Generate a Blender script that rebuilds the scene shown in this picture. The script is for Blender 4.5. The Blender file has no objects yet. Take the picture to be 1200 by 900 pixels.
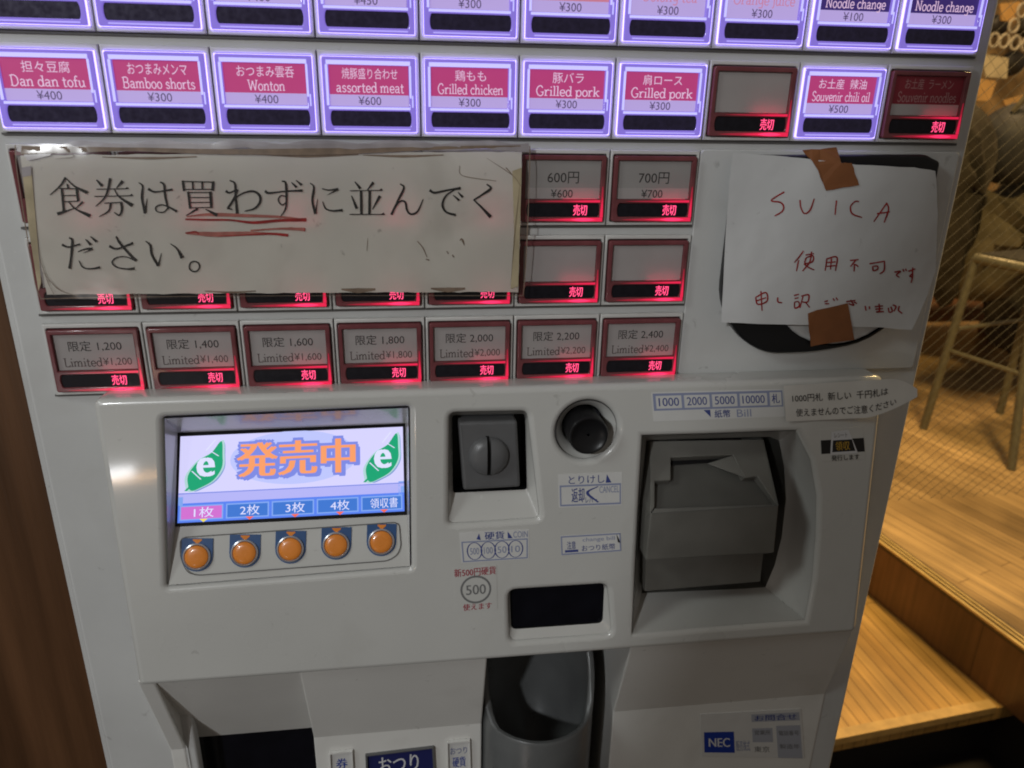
import bpy, bmesh, math, random
import numpy as np
from mathutils import Matrix, Vector
random.seed(7)
S = bpy.context.scene
COL = S.collection
# ------------------------------------------------------------------ camera
F_PX = 924.95
ROT = (1.19960612, -0.0204948451, -0.133196385)
ZB = 1.36                                     # height of the lowest edge of the first button row
CAM = np.array([0.227265439, -0.514298002, -0.0186867978 + ZB])
def rmat(rx, ry, rz):
    cx, sx, cy, sy, cz, sz = math.cos(rx), math.sin(rx), math.cos(ry), math.sin(ry), math.cos(rz), math.sin(rz)
    return (np.array([[cz, -sz, 0], [sz, cz, 0], [0, 0, 1]]) @ np.array([[cy, 0, sy], [0, 1, 0], [-sy, 0, cy]])
            @ np.array([[1, 0, 0], [0, cx, -sx], [0, sx, cx]]))
RM = rmat(*ROT)
cd = bpy.data.cameras.new('camera')
cam = bpy.data.objects.new('camera', cd); COL.objects.link(cam)
m4 = np.eye(4); m4[:3, :3] = RM; m4[:3, 3] = CAM
cam.matrix_world = Matrix(m4.tolist())
cd.sensor_width = 36.0; cd.lens = 36.0 * F_PX / 1200.0
cd.clip_start = 0.01; cd.clip_end = 200
cd.dof.use_dof = True; cd.dof.focus_distance = 0.56; cd.dof.aperture_fstop = 11
S.camera = cam
# ------------------------------------------------------------------ world, lamps, exposure
W = bpy.data.worlds.new('World'); S.world = W; W.use_nodes = True
W.node_tree.nodes['Background'].inputs[0].default_value = (1.0, 0.87, 0.75, 1)
W.node_tree.nodes['Background'].inputs[1].default_value = 0.125
def lamp(kind, name, loc, target, power, color, **kw):
    l = bpy.data.lights.new(name, kind); l.energy = power; l.color = color
    for k, v in kw.items(): setattr(l, k, v)
    o = bpy.data.objects.new(name, l); COL.objects.link(o); o.location = loc
    d = Vector(target) - Vector(loc)
    o.rotation_euler = d.to_track_quat('-Z', 'Y').to_euler()
    return o
lamp('SPOT', 'key_spot', (-0.75, -1.7, 2.0), (-1.31, -0.88, 2.118), 55, (0.95, 0.98, 1.0),
     spot_size=math.radians(150), spot_blend=0.004, shadow_soft_size=0.045)  # key lamp; cone tipped aside so its edge stands in for a cast shadow
lamp('AREA', 'fill_lamp', (-1.15, -0.75, 2.25), (0.35, 0.0, 1.15), 6.0, (0.93, 1.0, 0.98), size=0.35)  # unseen fill added from the left to lift the bill recess wall
lamp('AREA', 'dining_lamp', (2.1, 1.9, 2.9), (1.9, 1.4, 0.3), 43, (1.0, 0.67, 0.33), size=0.5)
lamp('AREA', 'landing_lamp', (1.5, 0.5, 2.3), (1.35, 0.8, 0.15), 44, (1.0, 0.70, 0.28), size=0.3)
S.view_settings.view_transform = 'Standard'; S.view_settings.look = 'None'
S.view_settings.exposure = 0.0; S.view_settings.gamma = 1.0
S.cycles.use_denoising = True
S.cycles.max_bounces = 6; S.cycles.filter_width = 1.9

# ------------------------------------------------------------------ pixel rays -> real planes
def ray(px, py): return RM @ np.array([(px - 600) / F_PX, -(py - 450) / F_PX, -1.0])
def at(px, py, Y=0.0):
    d = ray(px, py); return CAM + d * ((Y - CAM[1]) / d[1])
def atz(px, py, Z):
    d = ray(px, py); return CAM + d * ((Z - CAM[2]) / d[2])
PT = np.array([0, -.026, -.213 + ZB]); PV = np.array([0, -.016, -.218]); PV = PV / np.linalg.norm(PV)
PN = np.array([0, -PV[2], PV[1]])                    # into the machine
if PN[1] < 0: PN = -PN
def pan(u, v, d=0.0): return PT + np.array([u, 0, 0]) + PV * v + PN * d      # lower panel frame -> world
def pl(px, py, d=0.0):                                                     # pixel -> (u, v) at depth d in the panel frame
    q = ray(px, py); o = PT + PN * d
    w = CAM + q * (((o - CAM) @ PN) / (q @ PN))
    return (w[0], (w - o) @ PV)
def plw(px, py, d=0.0): return pan(*pl(px, py, d), d)
def rp(px, py, p0, n):
    q = ray(px, py); return CAM + q * (((p0 - CAM) @ n) / (q @ n))

def mirror(px, py, t):                                  # where a lamp stands to be mirrored at this spot of the panel
    p = plw(px, py); v = CAM - p; v = v / np.linalg.norm(v); n = -PN
    return tuple(p + (2 * (n @ v) * n - v) * t), tuple(p)
a_, b_ = mirror(128, 556, 2.0); o_ = lamp('AREA', 'street_lamp', a_, b_, .7, (.95, .97, 1.0), shape='RECTANGLE', size=.13, size_y=.03)
a_, b_ = mirror(157, 560, 2.0); o_ = lamp('AREA', 'street_lamp', a_, b_, .28, (1.0, .55, .22), shape='RECTANGLE', size=.15, size_y=.014)
# ------------------------------------------------------------------ materials
MATS = {}
def mat(name, color, rough=0.5, spec=0.5, var=0.0, vscale=30, bump=0.0, bscale=200, emit=None, estr=1.0,
        trans=0.0, metal=0.0, coat=0.0, alpha=1.0, speck=0.0, bdist=0.001):
    if name in MATS: return MATS[name]
    m = bpy.data.materials.new(name); m.use_nodes = True; MATS[name] = m
    nt = m.node_tree; b = nt.nodes['Principled BSDF']
    b.inputs['Base Color'].default_value = (*color, 1)
    b.inputs['Roughness'].default_value = rough
    b.inputs['Specular IOR Level'].default_value = spec
    b.inputs['Metallic'].default_value = metal
    b.inputs['Coat Weight'].default_value = coat; b.inputs['Coat Roughness'].default_value = .07
    b.inputs['Alpha'].default_value = alpha
    tc = nt.nodes.new('ShaderNodeTexCoord')
    if var > 0:
        n = nt.nodes.new('ShaderNodeTexNoise'); n.inputs['Scale'].default_value = vscale; n.inputs['Detail'].default_value = 6
        r = nt.nodes.new('ShaderNodeMapRange'); r.inputs['From Min'].default_value = 0.3; r.inputs['From Max'].default_value = 0.7
        r.inputs['To Min'].default_value = 1 - var; r.inputs['To Max'].default_value = 1 + var * 0.6
        h = nt.nodes.new('ShaderNodeHueSaturation'); h.inputs['Color'].default_value = (*color, 1)
        nt.links.new(tc.outputs['Object'], n.inputs['Vector']); nt.links.new(n.outputs['Fac'], r.inputs['Value'])
        nt.links.new(r.outputs['Result'], h.inputs['Value']); nt.links.new(h.outputs['Color'], b.inputs['Base Color'])
        rr = nt.nodes.new('ShaderNodeMapRange'); rr.inputs['To Min'].default_value = max(0.02, rough - 0.12); rr.inputs['To Max'].default_value = min(1, rough + 0.12)
        nt.links.new(n.outputs['Fac'], rr.inputs['Value']); nt.links.new(rr.outputs['Result'], b.inputs['Roughness'])
    if speck > 0:                                       # scattered small marks and faint grimy smears
        src = b.inputs['Base Color'].links[0].from_socket if b.inputs['Base Color'].links else None
        last = src
        for sc_, lo, hi, amt, col_ in ((95, .70, .76, speck, (.10, .085, .07)), (17, .56, .78, speck * .55, (.22, .19, .15)), (240, .71, .75, speck * .8, (.75, .74, .72))):
            nn = nt.nodes.new('ShaderNodeTexNoise'); nn.inputs['Scale'].default_value = sc_; nn.inputs['Detail'].default_value = 3 if sc_ > 50 else 7; nn.inputs['Distortion'].default_value = .6
            nt.links.new(tc.outputs['Object'], nn.inputs['Vector'])
            rg = nt.nodes.new('ShaderNodeMapRange'); rg.inputs['From Min'].default_value = lo; rg.inputs['From Max'].default_value = hi; rg.inputs['To Max'].default_value = amt
            nt.links.new(nn.outputs['Fac'], rg.inputs['Value'])
            mc = nt.nodes.new('ShaderNodeMix'); mc.data_type = 'RGBA'; mc.inputs['A'].default_value = (*color, 1); mc.inputs['B'].default_value = (*col_, 1)
            if last is not None: nt.links.new(last, mc.inputs['A'])
            nt.links.new(rg.outputs['Result'], mc.inputs['Factor']); last = mc.outputs['Result']
        nt.links.new(last, b.inputs['Base Color'])
    if bump > 0:
        n2 = nt.nodes.new('ShaderNodeTexNoise'); n2.inputs['Scale'].default_value = bscale; n2.inputs['Detail'].default_value = 3
        bp = nt.nodes.new('ShaderNodeBump'); bp.inputs['Strength'].default_value = bump; bp.inputs['Distance'].default_value = bdist
        nt.links.new(tc.outputs['Object'], n2.inputs['Vector']); nt.links.new(n2.outputs['Fac'], bp.inputs['Height'])
        nt.links.new(bp.outputs['Normal'], b.inputs['Normal'])
    if emit is not None:
        b.inputs['Emission Color'].default_value = (*emit, 1); b.inputs['Emission Strength'].default_value = estr
    if trans > 0:                                       # thin translucent sheet
        t = nt.nodes.new('ShaderNodeBsdfTranslucent'); t.inputs['Color'].default_value = (*color, 1)
        mx = nt.nodes.new('ShaderNodeMixShader'); mx.inputs['Fac'].default_value = trans
        out = nt.nodes['Material Output']
        nt.links.new(b.outputs[0], mx.inputs[1]); nt.links.new(t.outputs[0], mx.inputs[2]); nt.links.new(mx.outputs[0], out.inputs['Surface'])
    return m
M = {}
M['body'] = mat('body_plastic', (.54, .54, .53), .45, .4, .06, 14, .08, 500, speck=.28)
M['tray'] = mat('tray_plastic', (.58, .57, .55), .45, .4, .07, 25, .05, 500, speck=.28)
M['panel'] = mat('panel_plastic', (.545, .54, .515), .30, .5, .045, 9, .04, 400, coat=.5, speck=.20)
M['fascia'] = mat('fascia_plastic', (.68, .67, .64), .38, .4, .05, 12, .05, 400, speck=.28)
M['grey'] = mat('grey_plastic', (.115, .115, .118), .38, .5, .10, 40, .05, 600)
M['cup'] = mat('cup_plastic', (.105, .108, .108), .32, .5, .10, 40, .05, 600)
M['bill_shade'] = mat('bill_plastic_shaded', (.098, .095, .086), .5, .35, .12, 40, .06, 600)  # same plastic, darkened to paint shade into the sunken floor
M['greyd'] = mat('bill_plastic', (.155, .150, .135), .45, .4, .12, 40, .06, 600)
M['black'] = mat('black_plastic', (.009, .009, .010), .34, .35)
M['glassb'] = mat('dark_window', (.006, .006, .009), .08, .5, .2, 60)
M['bwin'] = mat('indicator_glass', (.010, .009, .013), .40, .25, .3, 300)
M['frame_on'] = mat('lit_acrylic', (.16, .13, .30), .12, .5, emit=(.23, .155, .72), estr=.74)
M['glow_on'] = mat('lit_light_guide', (.2, .2, .3), .2, .5, emit=(.53, .50, 1.0), estr=1.02)
M['spill_skirt'] = mat('spill_light_skirt', (.2, .2, .3), .2, .5, emit=(.42, .34, 1.0), estr=2.6)  # added glow strip that throws violet spill onto the trays
M['edge_on'] = mat('lit_edge', (.2, .2, .3), .2, .5, emit=(.46, .38, .98), estr=.9)
M['pink_on'] = mat('lit_pink_card', (.12, .02, .05), .4, .3, .08, 90, emit=(.47, .048, .19), estr=.82)
M['lilac_on'] = mat('lit_pale_card', (.10, .09, .12), .4, .3, .05, 90, emit=(.47, .36, .74), estr=.88)
M['navy_on'] = mat('lit_navy_card', (.03, .02, .10), .4, .3, emit=(.035, .018, .12), estr=.9)
M['salm_on'] = mat('lit_salmon_card', (.1, .05, .05), .4, .3, emit=(.60, .20, .30), estr=.85)
M['txt_on'] = mat('lit_white_print', (.1, .1, .1), .4, .3, emit=(.74, .50, .72), estr=.92)
M['ptxt_on'] = mat('lit_pink_print', (.1, .05, .05), .4, .3, emit=(.58, .22, .38), estr=.88)
M['dtxt_on'] = mat('lit_dark_print', (.05, .04, .06), .5, .3, emit=(.06, .04, .12), estr=.8)
M['frame_off'] = mat('red_acrylic', (.24, .070, .078), .16, .5, .25, 80, trans=.3)
M['bwin_on'] = mat('indicator_glass_glow_tint', (.028, .022, .055), .22, .5, .3, 300)  # violet tint painted in for the button's glow on the glass
M['card'] = mat('menu_card', (.50, .46, .45), .45, .4, .07, 50, trans=.34)
M['cardg'] = mat('menu_card_grey_band', (.36, .34, .33), .45, .4, .07, 50, trans=.2)
M['cardr'] = mat('menu_card_red_band', (.23, .022, .035), .45, .4, .1, 50, trans=.1)
M['ctxt'] = mat('card_print', (.025, .02, .02), .6)
M['ctxt2'] = mat('card_print_faded', (.09, .065, .062), .6)
M['wtxt'] = mat('card_print_white', (.34, .17, .17), .5)
M['led_hot'] = mat('red_led', (.6, .05, .1), .4, emit=(1.0, .075, .22), estr=1.6)
M['led_mid'] = mat('red_glow_mid', (.5, .03, .06), .25, emit=(.85, .010, .075), estr=.75)  # this and the next tiers paint the frame's fading red glow
M['led_core'] = mat('red_glow_core', (.5, .05, .1), .25, emit=(1.0, .030, .15), estr=1.05)
M['led_low'] = mat('red_glow_faint', (.35, .03, .05), .25, emit=(.50, .010, .045), estr=.42)
M['led_faint'] = mat('red_glow_dim', (.25, .03, .04), .25, emit=(.30, .010, .03), estr=.40)
M['led_back'] = mat('red_back_lamp', (.4, .03, .06), .25, emit=(1.0, .02, .10), estr=5.0)
M['paper'] = mat('printed_paper', (.75, .725, .67), .55, .3, .10, 16, .35, 22, trans=.30, speck=.5, bdist=.003)
M['tape'] = mat('yellowed_tape', (.47, .40, .27), .35, .5, .25, 60, .1, 200)
M['stain_crease'] = mat('brown_stain_crease', (.22, .16, .12), .6, .3, .3, 120)  # brown stains, also the painted shade of film creases
M['lilacedge'] = mat('folded_film', (.36, .33, .36), .38, .5, .2, 60)
M['ink'] = mat('black_ink', (.012, .011, .011), .6)
M['rink'] = mat('red_marker', (.30, .022, .022), .6, .3, .35, 150)
M['rinkp'] = mat('pale_red_marker', (.40, .14, .12), .6, .3, .3, 120)
M['note'] = mat('note_paper', (.58, .58, .58), .65, .25, .07, 14, .55, 16, speck=.2, bdist=.005)
M['brown'] = mat('brown_tape', (.23, .085, .030), .5, .4, .15, 60, .15, 250)
M['sticker'] = mat('white_sticker', (.62, .615, .60), .35, .5, .04, 60)
M['blue'] = mat('blue_print', (.045, .065, .24), .5)
M['palep'] = mat('pale_grey_print', (.36, .375, .43), .5)
M['bluep'] = mat('pale_blue_print', (.25, .28, .42), .5)
M['navy'] = mat('navy_print', (.018, .022, .11), .35)
M['nblue'] = mat('sticker_blue', (.012, .04, .30), .4)
M['red'] = mat('red_print', (.34, .02, .045), .5)
M['gprint'] = mat('grey_print', (.17, .17, .17), .5)
M['yprint'] = mat('yellow_print', (.50, .30, .03), .5)
M['wprint'] = mat('white_print', (.62, .62, .64), .5)
M['groove_shade'] = mat('groove_shadow_line', (.10, .095, .09), .6)  # dark tone for the ledge groove and painted shadow under trays

# ------------------------------------------------------------------ mesh builder
class MB:
    def __init__(s): s.v = []; s.f = []; s.mi = []; s.mats = []; s.sm = []
    def m(s, k):
        mm = M[k] if isinstance(k, str) else k
        if mm not in s.mats: s.mats.append(mm)
        return s.mats.index(mm)
    def add(s, vs, fs, k, smooth=False):
        b = len(s.v); i = s.m(k)
        s.v += [tuple(float(c) for c in v) for v in vs]
        for f in fs: s.f.append(tuple(b + j for j in f)); s.mi.append(i); s.sm.append(smooth)
    def quad(s, a, b, c, d, k): s.add([a, b, c, d], [(0, 1, 2, 3)], k)
    def poly(s, pts, k): s.add(pts, [tuple(range(len(pts)))], k)
    def box(s, a, b, k):
        x0, y0, z0 = a; x1, y1, z1 = b
        s.add([(x0, y0, z0), (x1, y0, z0), (x1, y1, z0), (x0, y1, z0), (x0, y0, z1), (x1, y0, z1), (x1, y1, z1), (x0, y1, z1)],
              [(0, 3, 2, 1), (4, 5, 6, 7), (0, 1, 5, 4), (1, 2, 6, 5), (2, 3, 7, 6), (3, 0, 4, 7)], k)
    def prism(s, front, back, k):                       # closed solid between two matching loops
        n = len(front); fs = [tuple(range(n)), tuple(range(2 * n - 1, n - 1, -1))]
        fs += [(i, i + n, (i + 1) % n + n, (i + 1) % n) for i in range(n)]
        s.add(list(front) + list(back), fs, k)
    def loft(s, loops, k, smooth=True, close=True):
        n = len(loops[0]); vs = [p for l in loops for p in l]; fs = []
        for r in range(len(loops) - 1):
            for i in range(n if close else n - 1):
                j = (i + 1) % n
                fs.append((r * n + i, r * n + j, (r + 1) * n + j, (r + 1) * n + i))
        s.add(vs, fs, k, smooth)
    def tube(s, pts, r, k, n=10, caps=True):
        pts = [Vector(p) for p in pts]; loops = []
        up = None
        for i, p in enumerate(pts):
            t = (pts[min(i + 1, len(pts) - 1)] - pts[max(i - 1, 0)]).normalized()
            if up is None: up = t.orthogonal().normalized()
            else: up = (up - t * up.dot(t)).normalized()
            w = t.cross(up); rr = r[i] if isinstance(r, (list, tuple)) else r
            loops.append([p + (up * math.cos(a) + w * math.sin(a)) * rr for a in (2 * math.pi * q / n for q in range(n))])
        s.loft(loops, k)
        if caps: s.poly([tuple(x) for x in reversed(loops[0])], k); s.poly([tuple(x) for x in loops[-1]], k)
    def merge(s, mesh, k, fn, smooth=True):
        vs = [fn(v.co) for v in mesh.vertices]
        s.add(vs, [tuple(p.vertices) for p in mesh.polygons], k, smooth)
WORLD = {}
def link(o, parent=None, origin=(0, 0, 0)):
    COL.objects.link(o); WORLD[o] = np.array(origin, float)
    if parent is not None:
        o.parent = parent; o.location = WORLD[o] - WORLD[parent]
    else: o.location = origin
def build(name, mb, parent=None, origin=None, fix=True, sharp=38):
    if origin is None: origin = WORLD[parent] if parent is not None else (0, 0, 0)
    me = bpy.data.meshes.new(name); o3 = np.array(origin, float)
    me.from_pydata([tuple(np.array(v) - o3) for v in mb.v], [], mb.f)
    for mm in mb.mats: me.materials.append(mm)
    me.polygons.foreach_set('material_index', mb.mi)
    me.polygons.foreach_set('use_smooth', mb.sm)
    if fix:
        bm = bmesh.new(); bm.from_mesh(me)
        bmesh.ops.recalc_face_normals(bm, faces=bm.faces); bm.to_mesh(me); bm.free()
    me.update()
    if any(mb.sm): me.set_sharp_from_angle(angle=math.radians(sharp))
    o = bpy.data.objects.new(name, me); link(o, parent, origin); return o
def empty(name, loc):
    o = bpy.data.objects.new(name, None); o.empty_display_size = .1; link(o, None, loc); return o
def tag(o, label, cat, group=None):
    o['label'] = label; o['category'] = cat
    if group: o['group'] = group
    return o
def struct(o, kind='structure'): o['kind'] = kind; return o
# curves and text are turned into meshes in a scratch scene
TMP = bpy.data.scenes.new('scratch')
def to_mesh(data):
    o = bpy.data.objects.new('scratch', data); TMP.collection.objects.link(o)
    TMP.view_layers[0].update(); dg = TMP.view_layers[0].depsgraph
    me = bpy.data.meshes.new_from_object(o.evaluated_get(dg), depsgraph=dg)
    bpy.data.objects.remove(o); bpy.data.curves.remove(data); return me
TC = {}
def textmesh(s, bold=0.0):
    if (s, bold) not in TC:
        c = bpy.data.curves.new('t', 'FONT'); c.body = s; c.size = 1.0; c.resolution_u = 3; c.offset = bold; c.fill_mode = 'FRONT'
        me = to_mesh(c); vs = np.array([v.co[:2] for v in me.vertices]) if len(me.vertices) else np.zeros((1, 2))
        TC[(s, bold)] = (vs - vs.min(0), [tuple(p.vertices) for p in me.polygons], vs.max(0) - vs.min(0)); bpy.data.meshes.remove(me)
    return TC[(s, bold)]
def text(mb, s, fn, x0, y0, x1, y1, k, bold=0.0, shear=0.0):
    vs, fs, sz = textmesh(s, 0.0)
    if not fs: return
    n = 1 if bold < .01 else 2
    for i in range(n):
        sh = (i - (n - 1) / 2) * bold * (x1 - x0) / sz[0] * 1.6
        P_ = [fn(x0 + sh + (x1 - x0) * v[0] / sz[0], y0 + (y1 - y0) * v[1] / sz[1]) for v in vs]
        mb.add([(p[0], p[1] - i * 2e-5, p[2]) for p in P_], fs, k)
def plate(outline, holes, thick, bevel, res=3):       # rounded flat plate; local z 0 = front .. -thick
    c = bpy.data.curves.new('p', 'CURVE'); c.dimensions = '2D'; c.fill_mode = 'BOTH'
    for loop in [outline] + list(holes):
        sp = c.splines.new('POLY'); sp.points.add(len(loop) - 1); sp.use_cyclic_u = True
        for p, q in zip(sp.points, loop): p.co = (q[0], q[1], 0, 1)
    c.extrude = thick / 2 - bevel; c.bevel_depth = bevel; c.bevel_resolution = res; c.offset = -bevel
    me = to_mesh(c)
    for v in me.vertices: v.co.z -= thick / 2
    return me
def rrect(x0, y0, x1, y1, r, n=4):
    out = []
    for cx, cy, a0 in ((x1 - r, y1 - r, 0), (x0 + r, y1 - r, 90), (x0 + r, y0 + r, 180), (x1 - r, y0 + r, 270)):
        for i in range(n + 1):
            a = math.radians(a0 + 90 * i / n); out.append((cx + r * math.cos(a), cy + r * math.sin(a)))
    return out
def circ(cx, cy, rx, ry=None, n=40):
    ry = rx if ry is None else ry
    return [(cx + rx * math.cos(2 * math.pi * i / n), cy + ry * math.sin(2 * math.pi * i / n)) for i in range(n)]
def roundpoly(pts, r, n=4):
    out = []; N = len(pts)
    for i in range(N):
        p = np.array(pts[i], float); a = np.array(pts[i - 1], float) - p; b = np.array(pts[(i + 1) % N], float) - p
        la, lb = np.linalg.norm(a), np.linalg.norm(b); rr = min(r if not isinstance(r, list) else r[i], la * .45, lb * .45)
        A = p + a / la * rr; B = p + b / lb * rr
        for j in range(n + 1):
            t = j / n; out.append(tuple((1 - t) ** 2 * A + 2 * t * (1 - t) * p + t * t * B))
    return out
# ------------------------------------------------------------------ pen strokes
def spline(pts, step=6):
    P = [np.array(p, float) for p in pts]
    if len(P) < 3: return P
    out = []
    for i in range(len(P) - 1):
        p0 = P[i - 1] if i else 2 * P[0] - P[1]; p1 = P[i]; p2 = P[i + 1]; p3 = P[i + 2] if i + 2 < len(P) else 2 * P[-1] - P[-2]
        for j in range(step):
            t = j / step
            out.append(.5 * ((2 * p1) + (p2 - p0) * t + (2 * p0 - 5 * p1 + 4 * p2 - p3) * t * t + (3 * p1 - p0 - 3 * p2 + p3) * t ** 3))
    return out + [P[-1]]
def stroke(mb, pts, ws, fn, k, curved=True, lift=[0]):
    """ribbon along pts; ws = widths spread evenly over the length"""
    if not isinstance(ws, (list, tuple)): ws = [ws, ws]
    Q = spline(pts) if curved else [np.array(p, float) for p in pts]
    L = [0.0]
    for a, b in zip(Q, Q[1:]): L.append(L[-1] + np.linalg.norm(b - a))
    lw = np.interp(np.array(L) / max(L[-1], 1e-9), np.linspace(0, 1, len(ws)), ws)
    A, B = [], []
    lift[0] = (lift[0] + 1) % 7
    for i, q in enumerate(Q):
        t = Q[min(i + 1, len(Q) - 1)] - Q[max(i - 1, 0)]; t = t / max(np.linalg.norm(t), 1e-9); n = np.array([-t[1], t[0]]) * lw[i] / 2
        A.append(q + n); B.append(q - n)
    e = lift[0] * 2e-6
    vs = [fn(p[0], p[1]) for p in A + B]; n = len(A)
    vs = [(v[0], v[1] - e, v[2]) for v in vs]
    mb.add(vs, [(i, i + 1, n + i + 1, n + i) for i in range(n - 1)], k)
# a small slab-serif stroke alphabet: (advance, [(points, curved)], [serif (x, y, halfwidth)])
def O_(x, y, rx, ry): return ([(x + rx * math.cos(a), y + ry * math.sin(a)) for a in np.linspace(0, 2 * math.pi, 13)], 1)
G = {
 'a': (.56, [([(.08, .52), (.22, .62), (.38, .55), (.40, .4), (.40, .06), (.52, .0)], 1), ([(.40, .36), (.16, .32), (.07, .16), (.18, .02), (.40, .12)], 1)], []),
 'b': (.60, [([(.12, 1), (.12, 0)], 0), O_(.33, .3, .2, .3)], [(.07, 1, .09)]),
 'c': (.50, [([(.45, .5), (.32, .62), (.14, .52), (.08, .3), (.16, .07), (.32, 0), (.46, .1)], 1)], []),
 'd': (.60, [([(.48, 1), (.48, 0)], 0), O_(.27, .3, .2, .3)], [(.42, 1, .09), (.53, 0, .09)]),
 'e': (.54, [([(.08, .32), (.46, .32), (.42, .54), (.27, .62), (.11, .5), (.08, .28), (.16, .06), (.32, 0), (.47, .1)], 1)], []),
 'f': (.38, [([(.38, .93), (.26, 1), (.17, .9), (.16, .7), (.16, 0)], 1), ([(.02, .6), (.34, .6)], 0)], [(.16, 0, .14)]),
 'g': (.56, [O_(.26, .36, .18, .25), ([(.46, .6), (.46, -.1), (.36, -.27), (.1, -.25)], 1)], [(.5, .6, .07)]),
 'h': (.62, [([(.12, 1), (.12, 0)], 0), ([(.12, .42), (.3, .61), (.46, .5), (.47, 0)], 1)], [(.07, 1, .09), (.12, 0, .12), (.47, 0, .12)]),
 'i': (.30, [([(.15, .6), (.15, 0)], 0), ([(.15, .82), (.15, .95)], 0)], [(.1, .6, .09), (.15, 0, .13)]),
 'j': (.28, [([(.17, .6), (.17, -.1), (.02, -.27)], 1), ([(.17, .82), (.17, .95)], 0)], [(.1, .6, .1)]),
 'k': (.58, [([(.12, 1), (.12, 0)], 0), ([(.46, .6), (.14, .27)], 0), ([(.24, .38), (.5, 0)], 0)], [(.07, 1, .09), (.12, 0, .12), (.47, .6, .1), (.5, 0, .1)]),
 'l': (.30, [([(.15, 1), (.15, 0)], 0)], [(.1, 1, .09), (.15, 0, .13)]),
 'm': (.92, [([(.12, .6), (.12, 0)], 0), ([(.12, .42), (.28, .61), (.42, .5), (.43, 0)], 1), ([(.43, .42), (.6, .61), (.74, .5), (.75, 0)], 1)], [(.07, .6, .08), (.12, 0, .11), (.43, 0, .11), (.75, 0, .11)]),
 'n': (.62, [([(.12, .6), (.12, 0)], 0), ([(.12, .42), (.3, .61), (.46, .5), (.47, 0)], 1)], [(.07, .6, .08), (.12, 0, .12), (.47, 0, .12)]),
 'o': (.56, [O_(.28, .3, .21, .3)], []),
 'p': (.60, [([(.12, .6), (.12, -.28)], 0), O_(.33, .3, .2, .3)], [(.07, .6, .08), (.12, -.28, .13)]),
 'r': (.46, [([(.12, .6), (.12, 0)], 0), ([(.12, .36), (.26, .58), (.42, .56)], 1)], [(.07, .6, .08), (.14, 0, .14)]),
 's': (.48, [([(.40, .5), (.24, .62), (.1, .5), (.14, .37), (.34, .27), (.40, .12), (.24, 0), (.07, .1)], 1)], []),
 't': (.38, [([(.16, .85), (.16, .12), (.24, 0), (.36, .06)], 1), ([(.02, .6), (.34, .6)], 0)], []),
 'u': (.62, [([(.12, .6), (.12, .15), (.24, 0), (.46, .16)], 1), ([(.47, .6), (.47, 0)], 0)], [(.07, .6, .08), (.42, .6, .08), (.53, 0, .08)]),
 'v': (.54, [([(.08, .6), (.27, 0)], 0), ([(.46, .6), (.27, 0)], 0)], [(.08, .6, .1), (.46, .6, .1)]),
 'B': (.70, [([(.14, 1), (.14, 0)], 0), ([(.14, 1), (.4, 1), (.54, .88), (.52, .62), (.36, .53), (.14, .53)], 1), ([(.36, .53), (.58, .42), (.58, .12), (.42, 0), (.14, 0)], 1)], [(.1, 1, .1), (.1, 0, .1)]),
 'D': (.76, [([(.14, 1), (.14, 0)], 0), ([(.14, 1), (.42, .98), (.62, .75), (.64, .5), (.62, .25), (.42, .02), (.14, 0)], 1)], [(.1, 1, .1), (.1, 0, .1)]),
 'G': (.78, [([(.62, .8), (.46, 1), (.22, .9), (.08, .5), (.22, .1), (.46, 0), (.64, .14), (.64, .42)], 1)], [(.6, .42, .14)]),
 'L': (.60, [([(.14, 1), (.14, 0)], 0), ([(.14, 0), (.54, 0), (.54, .2)], 0)], [(.14, 1, .13)]),
 'N': (.80, [([(.14, 0), (.14, 1)], 0), ([(.14, 1), (.64, 0)], 0), ([(.64, 0), (.64, 1)], 0)], [(.12, 1, .1), (.14, 0, .13), (.64, 1, .13)]),
 'O': (.78, [O_(.39, .5, .31, .5)], []),
 'S': (.60, [([(.50, .82), (.32, 1), (.1, .85), (.14, .62), (.44, .42), (.5, .18), (.28, 0), (.07, .16)], 1)], []),
 'W': (1.0, [([(.08, 1), (.28, 0)], 0), ([(.28, 0), (.5, .9)], 0), ([(.5, .9), (.72, 0)], 0), ([(.72, 0), (.92, 1)], 0)], [(.1, 1, .12), (.9, 1, .12), (.5, .9, .08)]),
 ' ': (.30, [], []),
}
def slab(mb, s, fn, x0, y0, x1, y1, k, w=.12):          # y0 baseline .. y1 cap height
    tot = sum(G[c][0] for c in s); sx = (x1 - x0) / tot; sy = (y1 - y0)
    x = 0.0
    f2 = lambda X, Y: fn(x0 + X * sx, y0 + Y * sy)
    for c in s:
        adv, st, se = G[c]
        for pts, cv in st: stroke(mb, [(x + p[0], p[1]) for p in pts], w, f2, k, bool(cv))
        for px, py, hw in se:
            yy = py + (-.04 if py > .3 else .04)
            stroke(mb, [(x + px - hw, yy), (x + px + hw, yy)], w * .75, f2, k, False)
        x += adv

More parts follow.
